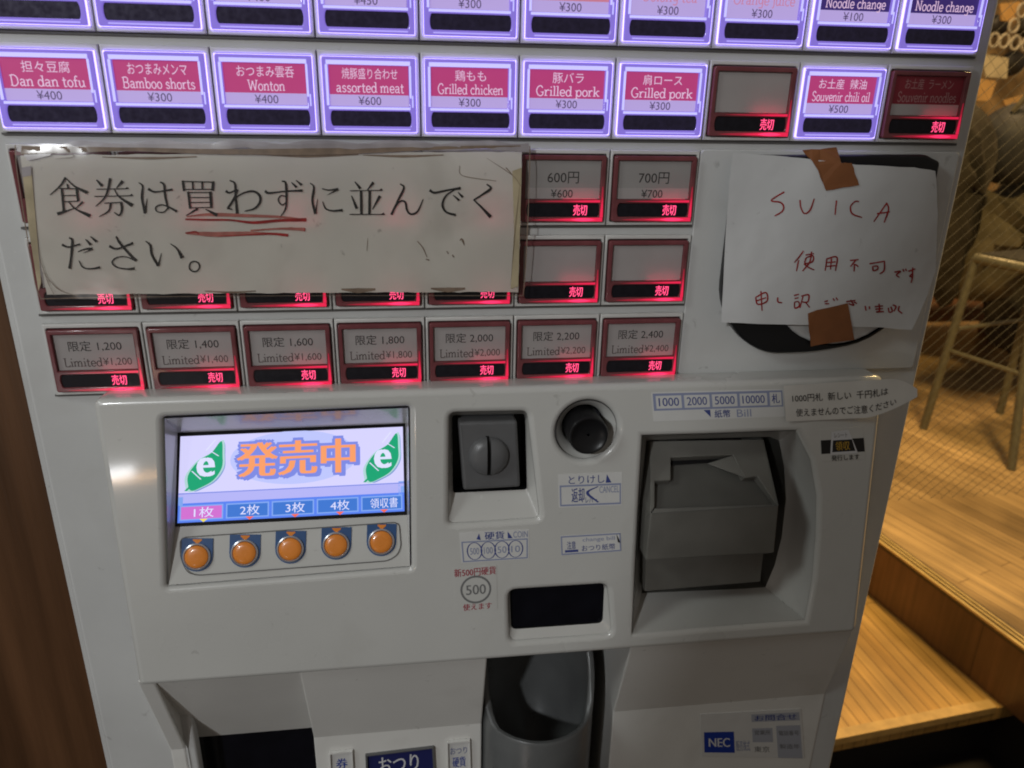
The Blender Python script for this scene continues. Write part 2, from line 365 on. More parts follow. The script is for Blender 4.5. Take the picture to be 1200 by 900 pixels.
# ================================================================== SETTING
def wood_mat(name, c1, c2, rotz, width, gloss=.35, seed=0.0, length=0.9):
    m = bpy.data.materials.new(name); m.use_nodes = True; nt = m.node_tree; b = nt.nodes['Principled BSDF']
    tc = nt.nodes.new('ShaderNodeTexCoord'); mp = nt.nodes.new('ShaderNodeMapping'); mp.inputs['Rotation'].default_value = (0, 0, rotz)
    mp.inputs['Location'].default_value = (seed, seed, 0)
    nt.links.new(tc.outputs['Object'], mp.inputs['Vector'])
    br = nt.nodes.new('ShaderNodeTexBrick'); br.inputs['Scale'].default_value = 1; br.inputs['Brick Width'].default_value = length
    br.inputs['Row Height'].default_value = width; br.inputs['Mortar Size'].default_value = .0014; br.inputs['Mortar Smooth'].default_value = .3
    br.inputs['Bias'].default_value = 0
    br.inputs['Color1'].default_value = (*c1, 1); br.inputs['Color2'].default_value = (*c2, 1); br.inputs['Mortar'].default_value = (c1[0] * .5, c1[1] * .45, c1[2] * .4, 1)
    nt.links.new(mp.outputs['Vector'], br.inputs['Vector'])
    mp2 = nt.nodes.new('ShaderNodeMapping'); mp2.inputs['Scale'].default_value = (3, 70, 3); nt.links.new(mp.outputs['Vector'], mp2.inputs['Vector'])
    n = nt.nodes.new('ShaderNodeTexNoise'); n.inputs['Scale'].default_value = 1.2; n.inputs['Detail'].default_value = 8; nt.links.new(mp2.outputs['Vector'], n.inputs['Vector'])
    n3 = nt.nodes.new('ShaderNodeTexNoise'); n3.inputs['Scale'].default_value = 3.2; n3.inputs['Detail'].default_value = 4; nt.links.new(mp.outputs['Vector'], n3.inputs['Vector'])
    r = nt.nodes.new('ShaderNodeMapRange'); r.inputs['From Min'].default_value = .3; r.inputs['From Max'].default_value = .7; r.inputs['To Min'].default_value = .72; r.inputs['To Max'].default_value = 1.15
    nt.links.new(n.outputs['Fac'], r.inputs['Value'])
    r3 = nt.nodes.new('ShaderNodeMapRange'); r3.inputs['From Min'].default_value = .3; r3.inputs['From Max'].default_value = .7; r3.inputs['To Min'].default_value = .45; r3.inputs['To Max'].default_value = 1.15
    nt.links.new(n3.outputs['Fac'], r3.inputs['Value'])
    mu = nt.nodes.new('ShaderNodeMath'); mu.operation = 'MULTIPLY'; nt.links.new(r.outputs[0], mu.inputs[0]); nt.links.new(r3.outputs[0], mu.inputs[1])
    h = nt.nodes.new('ShaderNodeHueSaturation'); nt.links.new(br.outputs['Color'], h.inputs['Color']); nt.links.new(mu.outputs[0], h.inputs['Value'])
    nt.links.new(h.outputs['Color'], b.inputs['Base Color']); b.inputs['Roughness'].default_value = gloss
    bp = nt.nodes.new('ShaderNodeBump'); bp.inputs['Strength'].default_value = .25; bp.inputs['Distance'].default_value = .002
    nt.links.new(br.outputs['Fac'], bp.inputs['Height']); bp.invert = True; nt.links.new(bp.outputs['Normal'], b.inputs['Normal'])
    return m
M['plank_low'] = wood_mat('landing_planks', (.50, .29, .085), (.60, .37, .12), math.pi / 2 - math.atan2(.0138, .273), .027)
M['plank_up'] = wood_mat('dining_floor_planks', (.36, .235, .105), (.50, .335, .155), math.pi / 2 - math.atan2(.135, .381), .038, seed=.3)
M['riser'] = wood_mat('riser_wood', (.20, .095, .035), (.24, .115, .042), 0, 1.5, .3, .1, 4)
M['wall_wood'] = mat('dark_wood', (.10, .045, .019), .40, .4, .45, 9, .3, 60)
nt_w = M['wall_wood'].node_tree; mpw = nt_w.nodes.new('ShaderNodeMapping'); mpw.inputs['Scale'].default_value = (5, 5, .3)
tcw = [n for n in nt_w.nodes if n.type == 'TEX_COORD'][0]
for n in [n for n in nt_w.nodes if n.type == 'TEX_NOISE']: nt_w.links.new(mpw.outputs['Vector'], n.inputs['Vector'])
nt_w.links.new(tcw.outputs['Object'], mpw.inputs['Vector'])
M['brass'] = mat('brass_strip', (.80, .58, .24), .22, .8, .1, 50, metal=.35)
M['bstrip'] = mat('dark_strip', (.035, .022, .012), .4)
M['dark'] = mat('dark_floor', (.012, .011, .014), .5, .3)
M['nosing'] = mat('pale_nosing', (.50, .33, .13), .5, .4, .2, 40)
M['plaster'] = mat('ochre_plaster', (.50, .32, .13), .7, .3, .8, 6, .4, 40)
ZL, ZU = .15, .30
mb = MB(); mb.box((-3, -3, -.05), (8, 8, 0), 'dark'); struct(build('ground', mb))
# landing: front edge through two measured points, riser line shared with the step
lf0, lf1 = atz(985, 866, ZL), atz(1199, 824, ZL)
ln = (lf1 - lf0) / (lf1[0] - lf0[0])
def lfe(x): return lf0[1] + ln[1] * (x - lf0[0])
sn0, sn1 = atz(1038, 637, ZU), atz(1199, 755, ZU)
ds = (sn1 - sn0) / (sn1[1] - sn0[1])
def sx(y): return sn0[0] + ds[0] * (y - sn0[1])
mb = MB(); xe = sx(lfe(1.45))
mb.prism([(0.3, lfe(.3), ZL), (1.62, lfe(1.62), ZL), (1.62, 4, ZL), (0.3, 4, ZL)], [(0.3, lfe(.3), ZL - .03), (1.62, lfe(1.62), ZL - .03), (1.62, 4, ZL - .03), (0.3, 4, ZL - .03)], 'plank_low')
mb.prism([(0.3, lfe(.3) + .03, ZL - .031), (1.62, lfe(1.62) + .03, ZL - .031), (1.62, 4, ZL - .031), (0.3, 4, ZL - .031)], [(0.3, lfe(.3) + .03, .002), (1.62, lfe(1.62) + .03, .002), (1.62, 4, .002), (0.3, 4, .002)], 'dark')
lo = struct(build('landing_floor', mb))
mb = MB()
mb.prism([(sx(-.2), -.2, ZU), (6, -.2, ZU), (6, 5, ZU), (sx(5), 5, ZU)], [(sx(-.2), -.2, ZL - .002), (6, -.2, ZL - .002), (6, 5, ZL - .002), (sx(5), 5, ZL - .002)], 'plank_up')
mb.prism([(sx(-.2) + .02, -.2, ZL - .003), (6, -.2, ZL - .003), (6, 5, ZL - .003), (sx(5) + .02, 5, ZL - .003)], [(sx(-.2) + .02, -.2, .002), (6, -.2, .002), (6, 5, .002), (sx(5) + .02, 5, .002)], 'dark')
struct(build('dining_floor', mb))
# riser board and brass nosing of the step
st = tag(empty('floor_step', (sx(.8), .8, ZL)), 'dark wooden step riser topped with thin brass strips beside pale planks', 'step')
mb = MB()
mb.prism([(sx(y) - o, y, z) for y, z, o in ((0.2, ZL + .001, .012), (3.2, ZL + .001, .012), (3.2, ZU - .004, .012), (0.2, ZU - .004, .012))],
         [(sx(y) - .0005, y, z) for y, z in ((0.2, ZL + .001), (3.2, ZL + .001), (3.2, ZU - .004), (0.2, ZU - .004))], 'riser')
build('riser_board', mb, st)
mb = MB()
mb.prism([(sx(.2) - .018, .2, ZU + .002), (sx(.2) + .024, .2, ZU + .002), (sx(3.2) + .024, 3.2, ZU + .002), (sx(3.2) - .018, 3.2, ZU + .002)],
         [(sx(.2) - .018, .2, ZU - .006), (sx(.2) + .024, .2, ZU - .006), (sx(3.2) + .024, 3.2, ZU - .006), (sx(3.2) - .018, 3.2, ZU - .006)], 'bstrip')
build('strip_base', mb, st)
for i, (a, b, h) in enumerate(((-.018, -.010, .0065), (-.003, .003, .006), (.010, .016, .005))):
    mb = MB()
    mb.prism([(sx(.2) + a, .2, ZU + h), (sx(.2) + b, .2, ZU + h), (sx(3.2) + b, 3.2, ZU + h), (sx(3.2) + a, 3.2, ZU + h)],
             [(sx(.2) + a, .2, ZU - .003), (sx(.2) + b, .2, ZU - .003), (sx(3.2) + b, 3.2, ZU - .003), (sx(3.2) + a, 3.2, ZU - .003)], 'brass')
    build('brass_strip', mb, st)
mb = MB()
mb.prism([(.3, lfe(.3) - .004, ZL + .004), (xe - .03, lfe(xe) - .004, ZL + .004), (xe - .03, lfe(xe) + .019, ZL + .004), (.3, lfe(.3) + .019, ZL + .004)],
         [(.3, lfe(.3) - .004, ZL - .012), (xe - .03, lfe(xe) - .004, ZL - .012), (xe - .03, lfe(xe) + .019, ZL - .012), (.3, lfe(.3) + .019, ZL - .012)], 'nosing')
tag(build('edge_trim', mb), 'pale wooden nosing strip along the front edge of the lower planks', 'trim')
# left: dark wooden wall
mb = MB(); mb.box((-2.5, .12, 0), (-.035, .20, 2.6), 'wall_wood')
tag(build('wooden_wall', mb), 'dark brown wooden wall panel beside the white ticket machine', 'wall')
# back wall of the dining room
mb = MB(); mb.box((.4, 4.0, 0), (7, 4.1, 3), 'plaster')
tag(build('plaster_wall', mb), 'ochre plaster wall at the far side of the dining area', 'wall')

# ================================================================== TICKET MACHINE
VM = tag(empty('ticket_machine', (.295, .2, 0)), 'white ticket vending machine with lit purple menu buttons and a small screen', 'ticket machine')
P, Q = .06, .0545
XL, XR = -.0180, .611
ztop, zbot = ZB + .22, .0
# lower front: panel interior and the three openings under it are cut out of the front sheet
front = plate([(XL, zbot + .02), (XR, zbot + .02), (XR, ztop), (XL, ztop)],
              [[(.05, ZB - .80), (.555, ZB - .80), (.555, ZB - .232), (.05, ZB - .232)]], .012, .003)
mb = MB(); mb.merge(front, 'body', lambda c: (c.x, -c.z, c.y))
mb.box((XL, .0125, zbot + .02), (XL + .012, .40, ztop), 'body'); mb.box((XR - .012, .0125, zbot + .02), (XR, .40, ztop), 'body')
mb.box((XL + .0125, .388, zbot + .02), (XR - .0125, .40, ztop), 'body'); mb.box((XL + .0125, .013, ztop - .012), (XR - .0125, .387, ztop), 'body')
body = build('cabinet', mb, VM)
mb = MB()   # corner trim running down the left edge
mb.box((XL - .0035, .004, zbot + .02), (XL - .0004, .03, ztop), 'body')
build('edge_strip', mb, VM)
# ---- trays
trayp = plate([(.0005, .0003), (.0596, .0003), (.0596, .0482), (.0005, .0482)], [rrect(.0022, .0024, .0580, .0455, .0012, 2)], .0042, .0007, 2)
ROWS = [(0, 10), (1, 10), (2, 7), (3, 7), (4, 7)]
for r, n in ROWS:
    mb = MB(); z0 = ZB - r * Q
    for k in range(n):
        mb.merge(trayp, 'tray', lambda c, k=k: (k * P + c.x, -.0042 - c.z, z0 + c.y))
    mb.box((-.0012, -.0015, z0 - .0016), (n * P + .0012, -.0002, z0 - .0003), 'groove_shade')  # dark strip painted in as the shadow line under the tray
    build('button_tray', mb, VM, (0, 0, z0))
# ---- raised plates: right-hand door with the card reader
mb = MB()
dp = plate(rrect(.4205, ZB - .2165, .604, ZB - .0600, .003), [], .003, .0008, 2)
mb.merge(dp, 'body', lambda c: (c.x, -.003 - c.z - .0001, c.y)); build('reader_door', mb, VM)
mb = MB()
dp = plate(roundpoly([(.4425, ZB - .0630), (.574, ZB - .0615), (.585, ZB - .0660), (.585, ZB - .165), (.558, ZB - .192), (.520, ZB - .199), (.480, ZB - .199), (.458, ZB - .186), (.4425, ZB - .16)],
                     [.004, .002, .002, .02, .03, .04, .04, .03, .02]), [circ(.532, ZB - .132, .0595, .0640)], .0085, .002, 3)
mb.merge(dp, 'black', lambda c: (c.x, -.0033 - .0085 - c.z, c.y))
cr = build('card_reader', mb, VM, (.52, 0, ZB - .13))
mb = MB(); dp = plate(circ(.532, ZB - .132, .0575, .0620), [], .004, .001, 2); mb.merge(dp, 'sticker', lambda c: (c.x, -.0085 - c.z - .0005, c.y))
build('reader_face', mb, cr)

# ---- menu buttons
BX0, BX1, BZ0, BZ1 = .0028, .0574, .0030, .0448
BW, BH = BX1 - BX0, BZ1 - BZ0
def bu(a): return BX0 + a * BW
def bv(b): return BZ1 - b * BH
CU0, CU1, CV0, CV1 = .065, .925, .105, .655
IU0, IU1, IV0, IV1 = .065, .945, .715, .925
IE = .026; IM = (IV0 + IV1) / 2; IH = (IV1 - IV0) / 2
indicator = [(bu(IU1 - IE * (1 - math.cos(t)) * 1.0), bv(IM + IH * math.sin(t))) for t in np.linspace(math.pi / 2, -math.pi / 2, 9)] + \
            [(bu(IU0 + IE * (1 - math.cos(t)) * 1.0), bv(IM + IH * math.sin(t))) for t in np.linspace(-math.pi / 2, math.pi / 2, 9)]
OU0, OU1, OV0, OV1 = .048, .945, .070, .655      # card opening of the unlit buttons
framep = plate(rrect(BX0, BZ0, BX1, BZ1, .0014, 3), [[(bu(CU0), bv(CV1)), (bu(CU1), bv(CV1)), (bu(CU1), bv(CV0)), (bu(CU0), bv(CV0))], indicator], .0070, .0008, 2)
framep_off = plate(rrect(BX0, BZ0, BX1, BZ1, .0014, 3), [[(bu(OU0), bv(OV1)), (bu(OU1), bv(OV1)), (bu(OU1), bv(OV0)), (bu(OU0), bv(OV0))], indicator], .0070, .0006, 2)
YB = -.0068
def make_proto(on):
    mb = MB(); mb.merge(framep if on else framep_off, 'frame_on' if on else 'frame_off', lambda c: (c.x, YB - c.z, c.y))
    root = build('menu_button', mb, VM, (0, 0, 0))
    mb = MB()
    mb.prism([(x, YB + .0010, z) for x, z in indicator], [(x, YB + .004, z) for x, z in indicator], 'bwin_on' if on else 'bwin')
    if not on:
        text(mb, '売切', lambda x, z: (x, YB + .0007, z), bu(.630), bv(IV1 - .022), bu(.795), bv(IV0 + .020), 'led_hot', .022)
    build('indicator_window', mb, root)
    mb = MB()
    if on:
        y = YB - .0003
        def bar(u0, v0, u1, v1, k): mb.box((bu(u0), y, bv(v1)), (bu(u1), YB + .0008, bv(v0)), k)
        bar(CU0 - .018, CV0 - .060, CU1 + .018, CV0 - .004, 'glow_on')
        bar(CU0 - .030, CV0, CU0 - .004, CV1 - .01, 'glow_on'); bar(CU1 + .004, CV0, CU1 + .026, CV1 - .12, 'glow_on')
        bar(CU0 - .01, CV1 + .006, CU1 + .01, CV1 + .040, 'glow_on')
        bar(CU1 + .030, .50, CU1 + .044, .66, 'glow_on')
        bar(.10, .955, .93, .972, 'edge_on')
        for a0, b0, a1, b1 in ((BX0 - .0003, BZ0, BX0, BZ1), (BX1, BZ0, BX1 + .0003, BZ1), (BX0, BZ1, BX1, BZ1 + .0003), (BX0, BZ0 - .0003, BX1, BZ0)):  # glowing skirt added around the frame to light the tray lip
            mb.box((a0, YB + .0006, b0), (a1, -.0036, b1), 'spill_skirt')
    else:
        y = YB - .0002
        def bar(u0, v0, u1, v1, k): mb.box((bu(u0), y, bv(v1)), (bu(u1), YB + .0008, bv(v0)), k)
        def wedge(pts, k, dy=0.0): mb.prism([(bu(u), y - dy, bv(v)) for u, v in pts], [(bu(u), YB + .0008, bv(v)) for u, v in pts], k)
        wedge([(.985, .932), (.985, .996), (.62, .996), (.34, .985), (.12, .968), (.34, .950), (.62, .934)], 'led_low')  # layered emissive wedges imitate red glow fading across the frame
        wedge([(.984, .934), (.984, .994), (.74, .992), (.54, .978), (.40, .966), (.54, .952), (.74, .936)], 'led_mid', .00008)
        wedge([(.60, .966), (.68, .944), (.76, .938), (.83, .946), (.90, .966), (.83, .984), (.76, .990), (.68, .984)], 'led_core', .00016)
        wedge([(.948, .929), (.990, .929), (.984, .66), (.974, .46), (.964, .46), (.955, .66)], 'led_low'); wedge([(.950, .929), (.988, .929), (.982, .76), (.972, .62), (.960, .76)], 'led_mid', .00008)
        wedge([(.947, .664), (.947, .702), (.60, .700), (.36, .692), (.16, .684), (.36, .676), (.60, .668)], 'led_low'); wedge([(.946, .666), (.946, .700), (.74, .697), (.56, .684), (.74, .670)], 'led_mid', .00008)
        mb.box((bu(.52), YB + .0058, bv(.645)), (bu(.93), YB + .0064, bv(.62)), 'led_back')   # lamp behind the lower edge of the card
    build('button_glow', mb, root)
    return root
PROTO = {True: make_proto(True), False: make_proto(False)}
USED = {True: False, False: False}
def card(root, ox, oz, kind, jp, en, yen):
    mb = MB(); y = YB + .0022; yt = y - .00012
    fn = lambda x, z: (ox + x, yt, oz + z)
    def rect(u0, v0, u1, v1, k, yy=y): mb.quad((ox + bu(u0), yy, oz + bv(v1)), (ox + bu(u1), yy, oz + bv(v1)), (ox + bu(u1), yy, oz + bv(v0)), (ox + bu(u0), yy, oz + bv(v0)), k)
    on_ = kind in ('pink', 'pale', 'salmon', 'navy'); a, b = (CU0 + .004, CU1 - .004) if on_ else (OU0 + .003, OU1 - .003)
    V0_, V1_ = (CV0, CV1) if on_ else (OV0, OV1)
    H = V1_ - V0_; split = V0_ + H * .715
    col = {'pink': ('pink_on', 'lilac_on', 'txt_on', 'dtxt_on'), 'pale': ('lilac_on', 'lilac_on', 'ptxt_on', 'dtxt_on'), 'salmon': ('salm_on', 'lilac_on', 'ptxt_on', 'dtxt_on'),
           'navy': ('navy_on', 'lilac_on', 'txt_on', 'dtxt_on'), 'off': ('card', 'card', 'ctxt', 'ctxt2'), 'blank': ('card', 'card', 'ctxt', 'ctxt'),
           'grey': ('cardg', 'card', 'ctxt', 'ctxt'), 'red': ('cardr', 'card', 'wtxt', 'ctxt')}[kind]
    if kind in ('off', 'blank'): rect(a, V0_ + .003, b, V1_ - .003, col[0])
    else:
        rect(a, V0_ + .003, b, split, col[0]); rect(a, split, b, V1_ - .003, col[1])
    c = (a + b) / 2; W_ = b - a
    def tx(s, cx, v0, v1, maxw, k, bold=0, asp=None):
        vs, fs, sz = textmesh(s, 0.0); h = (v1 - v0) * BH; w = min(maxw * BW, h * sz[0] / max(sz[1], 1e-6) * (asp or 1))
        x0 = bu(cx) - w / 2; text(mb, s, fn, x0, bv(v1), x0 + w, bv(v0), k, bold)
    if kind == 'off':
        tx(jp, c, V0_ + H * .20, V0_ + H * .49, W_ * .80, col[2], .006)
        xa, xb = bu(a + W_ * .08), bu(a + W_ * .56)
        slab(mb, 'Limited', fn, xa, bv(V0_ + H * .90), xb, bv(V0_ + H * .66), 'ctxt2', .10)
        text(mb, en, fn, bu(a + W_ * .57), bv(V0_ + H * .91), bu(a + W_ * .93), bv(V0_ + H * .67), 'ctxt2')
    elif kind == 'grey':
        tx(jp, c, V0_ + H * .30, V0_ + H * .60, W_ * .5, col[2], .002)
        tx(yen, c - .01, V0_ + H * .755, V0_ + H * .965, W_ * .42, col[3], .0)
    elif kind != 'blank':
        if jp: tx(jp, c + .01, V0_ + H * .07, V0_ + H * .335, W_ * .70, col[2], .004)
        if en:
            w = min(W_ * .86, .016 + len(en) * W_ * .073); slab(mb, en, fn, bu(c - w / 2 + .01), bv(V0_ + H * .655), bu(c + w / 2 + .01), bv(V0_ + H * .405), col[2], .098)
        if yen: tx(yen, c, V0_ + H * .755, V0_ + H * .965, W_ * .42, col[3], .002)
    build('menu_card', mb, root, fix=False)
def place_button(r, k, kind, jp='', en='', yen=''):
    on = kind in ('pink', 'pale', 'salmon', 'navy'); ox, oz = k * P, ZB - r * Q; src = PROTO[on]
    if not USED[on]: root = src; USED[on] = True
    else:
        root = src.copy(); COL.objects.link(root)
        for ch in list(src.children):
            if ch.name.startswith('menu_card'): continue
            c = ch.copy(); COL.objects.link(c); c.parent = root; WORLD[c] = np.array((ox, 0, oz))
    WORLD[root] = np.array((ox, 0.0, oz)); root.location = WORLD[root] - WORLD[VM]
    card(root, ox, oz, kind, jp, en, yen)
    if not on: root['label'] = {'blank': 'unlit blank menu button showing red sold-out characters', 'off': 'unlit white menu button showing red sold-out characters',
                                'grey': 'unlit grey menu button showing red sold-out characters', 'red': 'unlit dark red menu button showing red sold-out characters'}[kind]
    else: root['label'] = {'pink': 'lit purple menu button with pink card', 'pale': 'lit purple menu button with pale card', 'salmon': 'lit purple menu button with salmon card', 'navy': 'lit purple menu button with navy card'}[kind]
row1 = [('pale', '', '', '¥350'), ('pale', '', '', '¥350'), ('pale', '', '', '¥400'), ('pale', '', '', '¥450'), ('pale', '', '', '¥300'), ('salmon', '', '', '¥300'),
        ('pale', '', 'Oolong tea', '¥300'), ('pale', '', 'Orange juice', '¥300'), ('navy', '替玉', 'Noodle change', '¥100'), ('navy', '替玉', 'Noodle change', '¥300')]
row2 = [('pink', '担々豆腐', 'Dan dan tofu', '¥400'), ('pink', 'おつまみメンマ', 'Bamboo shorts', '¥300'), ('pink', 'おつまみ雲呑', 'Wonton', '¥400'),
        ('pink', '焼豚盛り合わせ', 'assorted meat', '¥600'), ('pink', '鶏もも', 'Grilled chicken', '¥300'), ('pink', '豚バラ', 'Grilled pork', '¥300'),
        ('pink', '肩ロース', 'Grilled pork', '¥300'), ('blank', '', '', ''), ('pink', 'お土産  辣油', 'Souvenir chili oil', '¥500'), ('red', 'お土産  ラーメン', 'Souvenir noodles', '')]
for k, a in enumerate(row1): place_button(0, k, *a)
for k, a in enumerate(row2): place_button(1, k, *a)
for k in range(7):
    if k >= 5: place_button(2, k, 'grey', ('600円', '700円')[k - 5], '', ('¥600', '¥700')[k - 5])
    else: place_button(2, k, 'blank')
    place_button(3, k, 'blank')
for k, s in enumerate(('1,200', '1,400', '1,600', '1,800', '2,000', '2,200', '2,400')): place_button(4, k, 'off', '限定 ' + s, '¥' + s, '')

# ---- lower panel
def pts_uv(lst, d=0.0): return [pl(x, y, d) for x, y in lst]
flip = lambda L: [(u, -v) for u, v in L]
lcd_o = roundpoly(pts_uv([(190, 490), (480, 477.5), (482, 666), (195, 689)]), .0025)
coin_o = roundpoly(pts_uv([(527, 485), (618, 483), (633, 608), (526, 615)]), .0045)
KC = pl(688, 505); KR = .0218
knob_o = circ(KC[0], KC[1], KR)
win_o = roundpoly([(.2962, .1560), (.3700, .1560), (.3755, .1995), (.2975, .1995)], .006)
bill_px_o = [(754, 512), (830, 510), (908, 507), (934, 506), (951, 540), (958, 582), (957, 630), (953, 680), (944, 728), (900, 731), (820, 737), (742, 745), (746, 660), (750, 580)]
bill_px_i = [(758, 517), (830, 514), (902, 512), (913, 516), (919, 548), (921, 585), (916, 630), (908, 662), (897, 688), (870, 690), (820, 692), (752, 695), (753, 640), (755, 570)]
bill_o = pts_uv(bill_px_o)
outl = roundpoly([(.0305, .0), (.5665, .0), (.5765, .2140), (.0325, .2140)], [.006, .006, .006, .004])
pp = plate(flip(outl), [flip(x) for x in (lcd_o, coin_o, knob_o, win_o, bill_o)], .0245, .0042, 4)
mb = MB(); mb.merge(pp, 'panel', lambda c: pan(c.x, -c.y, -c.z))
panel = build('operation_panel', mb, VM, pan(.3, .1))
B0 = .0042
# seam filler between panel and cabinet so the undercut closes
# ---- LCD unit
mb = MB()
o3 = [pan(u, v, .002) for u, v in lcd_o]
sc_px = [(211.5, 511.5), (472, 500), (474, 599), (208, 613)]
dS = [.024, .024, .013, .013]
# frame around the screen: outer loop -> bezel loop
bz_px = [(208, 507), (475, 496), (477, 603), (205, 617)]
bz = [plw(x, y, d - .0005) for (x, y), d in zip(bz_px, dS)]
def pick(loop, n=5): return [loop[i * n:(i + 1) * n] for i in range(4)]
cor = pick(o3)
def mid(c): return np.mean(np.array(c), 0)
oc = [mid(c) for c in cor]
for i in (0, 1, 3):
    j = (i + 1) % 4
    mb.quad(oc[i], oc[j], bz[j], bz[i], 'panel')
lcdf = build('screen_housing', mb, panel)
mb = MB()
bzl = [plw(x, y, d - .0004) for (x, y), d in zip(bz_px, dS)]; scl = [plw(x, y, d) for (x, y), d in zip(sc_px, dS)]
for i in range(4): mb.quad(bzl[i], bzl[(i + 1) % 4], scl[(i + 1) % 4], scl[i], 'black')
SA, SB, SC_, SD = scl
def scr(a, b, lift=0.0):                                 # a 0..1 right, b 0..1 down on the screen face
    p = SA * (1 - a) * (1 - b) + SB * a * (1 - b) + SC_ * a * b + SD * (1 - a) * b
    return p - PN * lift
def em(name, c, s=1.0): M[name] = mat(name, tuple(x * .1 for x in c), .25, .5, emit=c, estr=s)
em('scr_white', (.66, .64, .97)); em('scr_lilac', (.45, .45, .90)); em('scr_orange', (.92, .34, .14)); em('scr_blue', (.20, .25, .75)); em('scr_pale', (.50, .55, .95))
em('scr_tab', (.05, .18, .62)); em('scr_tabl', (.22, .38, .85)); em('scr_pink', (.62, .16, .62)); em('scr_green', (.01, .36, .17)); em('scr_leaf', (.42, .66, .66)); em('scr_shadow', (.20, .32, .62)); em('scr_dot', (.9, .15, .08)); em('scr_yel', (.9, .75, .1))
em('scr_line', (.10, .22, .85)); em('scr_tt', (.72, .74, 1.0))
L0 = [0]
def sq(a0, b0, a1, b1, k, lift): mb.quad(scr(a0, b0, lift), scr(a1, b0, lift), scr(a1, b1, lift), scr(a0, b1, lift), k)
sq(0, 0, 1, 1, 'scr_white', .0)
sq(0, .66, 1, .70, 'scr_lilac', .0001); sq(0.02, .70, .985, .775, 'scr_lilac', .0001); sq(.0, .775, 1, 1, 'scr_line', .0001); sq(0, .655, 1, .667, 'scr_blue', .00015)
sq(0, .70, .02, .80, 'scr_tabl', .0001); sq(.975, .64, 1, .80, 'scr_tabl', .0001)
mb.poly([scr(x, y, .0001) for x, y in circ(.505, .30, .285, .31)], 'scr_pale')
for i in range(5):
    a0, a1 = .008 + i * .199, .008 + i * .199 + .187
    sq(a0, .80, a1, .975, 'scr_tabl', .0002); sq(a0 + .006, .815, a1 - .006, .960, 'scr_pink' if i == 0 else 'scr_tab', .0003)
    s = ('1枚', '2枚', '3枚', '4枚', '領収書')[i]; w = .085 if i < 4 else .125; c = (a0 + a1) / 2 + .01
    text(mb, s, lambda x, y: scr(x, y, .0004), c - w / 2, .945, c + w / 2, .825, 'scr_tt', .004)
    mb.poly([scr(c - .018, .962, .0005), scr(c + .018, .962, .0005), scr(c, 1.0, .0005)], 'scr_yel' if i == 0 else 'scr_dot')
for dx, dy in ((-.010, -.03), (.010, -.03), (-.010, .03), (.010, .03), (.014, 0), (-.014, 0), (.018, .045), (.02, .03)):
    text(mb, '発売中', lambda x, y: scr(x, y, .0002 + abs(dx) * .004 + dy * .0006), .255 + dx, .50 + dy, .775 + dx, .10 + dy, 'scr_blue', .045)
text(mb, '発売中', lambda x, y: scr(x, y, .0006), .255, .50, .775, .10, 'scr_orange', .045)
for cx in (.115, .905):
    for dx, kk, lf in ((.012, 'scr_shadow', .0003), (0, 'scr_green', .0004)):
        leaf = [(-.065, .27), (-.068, .12), (-.03, -.04), (.02, -.13), (.058, -.26), (.064, -.10), (.062, .05), (.03, .19), (-.02, .27), (-.05, .30)]
        mb.poly([scr(cx + dx + x * 1.12, .33 + dx + y, lf) for x, y in spline(leaf + leaf[:1], 5)[:-1]], kk)
    mb.poly([scr(cx + x * 1.28 - .001, .33 + y * 1.05, .00035) for x, y in spline(leaf + leaf[:1], 5)[:-1]], 'scr_leaf')
    stroke(mb, [(cx - .085, .74 * .85), (cx - .05, .53), (cx + .03, .22)], [.012, .009, .005], lambda x, y: scr(x, y, .0005), 'scr_green')
    for (xa, ya, xb, yb) in ((-.06, .40, -.02, .50), (.02, .18, .055, .24), (.0, .17, .04, .05)):
        stroke(mb, [(cx + xa, ya), (cx + xb, yb)], .006, lambda x, y: scr(x, y, .0006), 'scr_tt', False)
    text(mb, 'e', lambda x, y: scr(x, y, .0007), cx - .034, .47, cx + .034, .25, 'scr_tt', .05)
build('screen', mb, panel, fix=False)
# button ledge under the screen
mb = MB()
lt = [plw(205, 617.5, .0128), plw(477, 603.5, .0128)]; lbm = [oc[2], oc[3]]
lbm = [lbm[0], lt[0] + (lt[1] - lt[0]) + (lbm[1] - lbm[0]) * 0 + (lbm[0] - lt[0]) * 1.0 + 0 * lbm[1], lbm[1]]; mb.add([lt[0], lt[1], oc[2], oc[3]], [(0, 1, 2), (0, 2, 3)], 'panel')
ledge = build('button_ledge', mb, panel)
n_l = np.cross(lt[1] - lt[0], lbm[1] - lt[0]); n_l /= np.linalg.norm(n_l)
if n_l[1] > 0: n_l = -n_l
def lg(px, py, lift=0.0): return rp(px, py, lt[0], n_l) + n_l * lift
mb = MB()
gl = [(211, 630), (463, 612), (468, 615), (470, 640), (466, 650), (455, 657), (232, 674), (220, 671), (212, 655)]
for a, b in zip(gl, gl[1:] + gl[:1]): pass
cl = roundpoly(gl, 8); cl.append(cl[0])
stroke(mb, cl, 1.2, lambda x, y: lg(x, y, .0006), 'groove_shade', False)
build('ledge_groove', mb, ledge, fix=False)
M['obtn'] = mat('orange_button', (.78, .25, .035), .28, .5, .06, 90, coat=.3)
M['chrome'] = mat('silver_ring', (.55, .56, .60), .25, .5, metal=.6)
M['bback'] = mat('blue_plaque', (.03, .085, .22), .35)
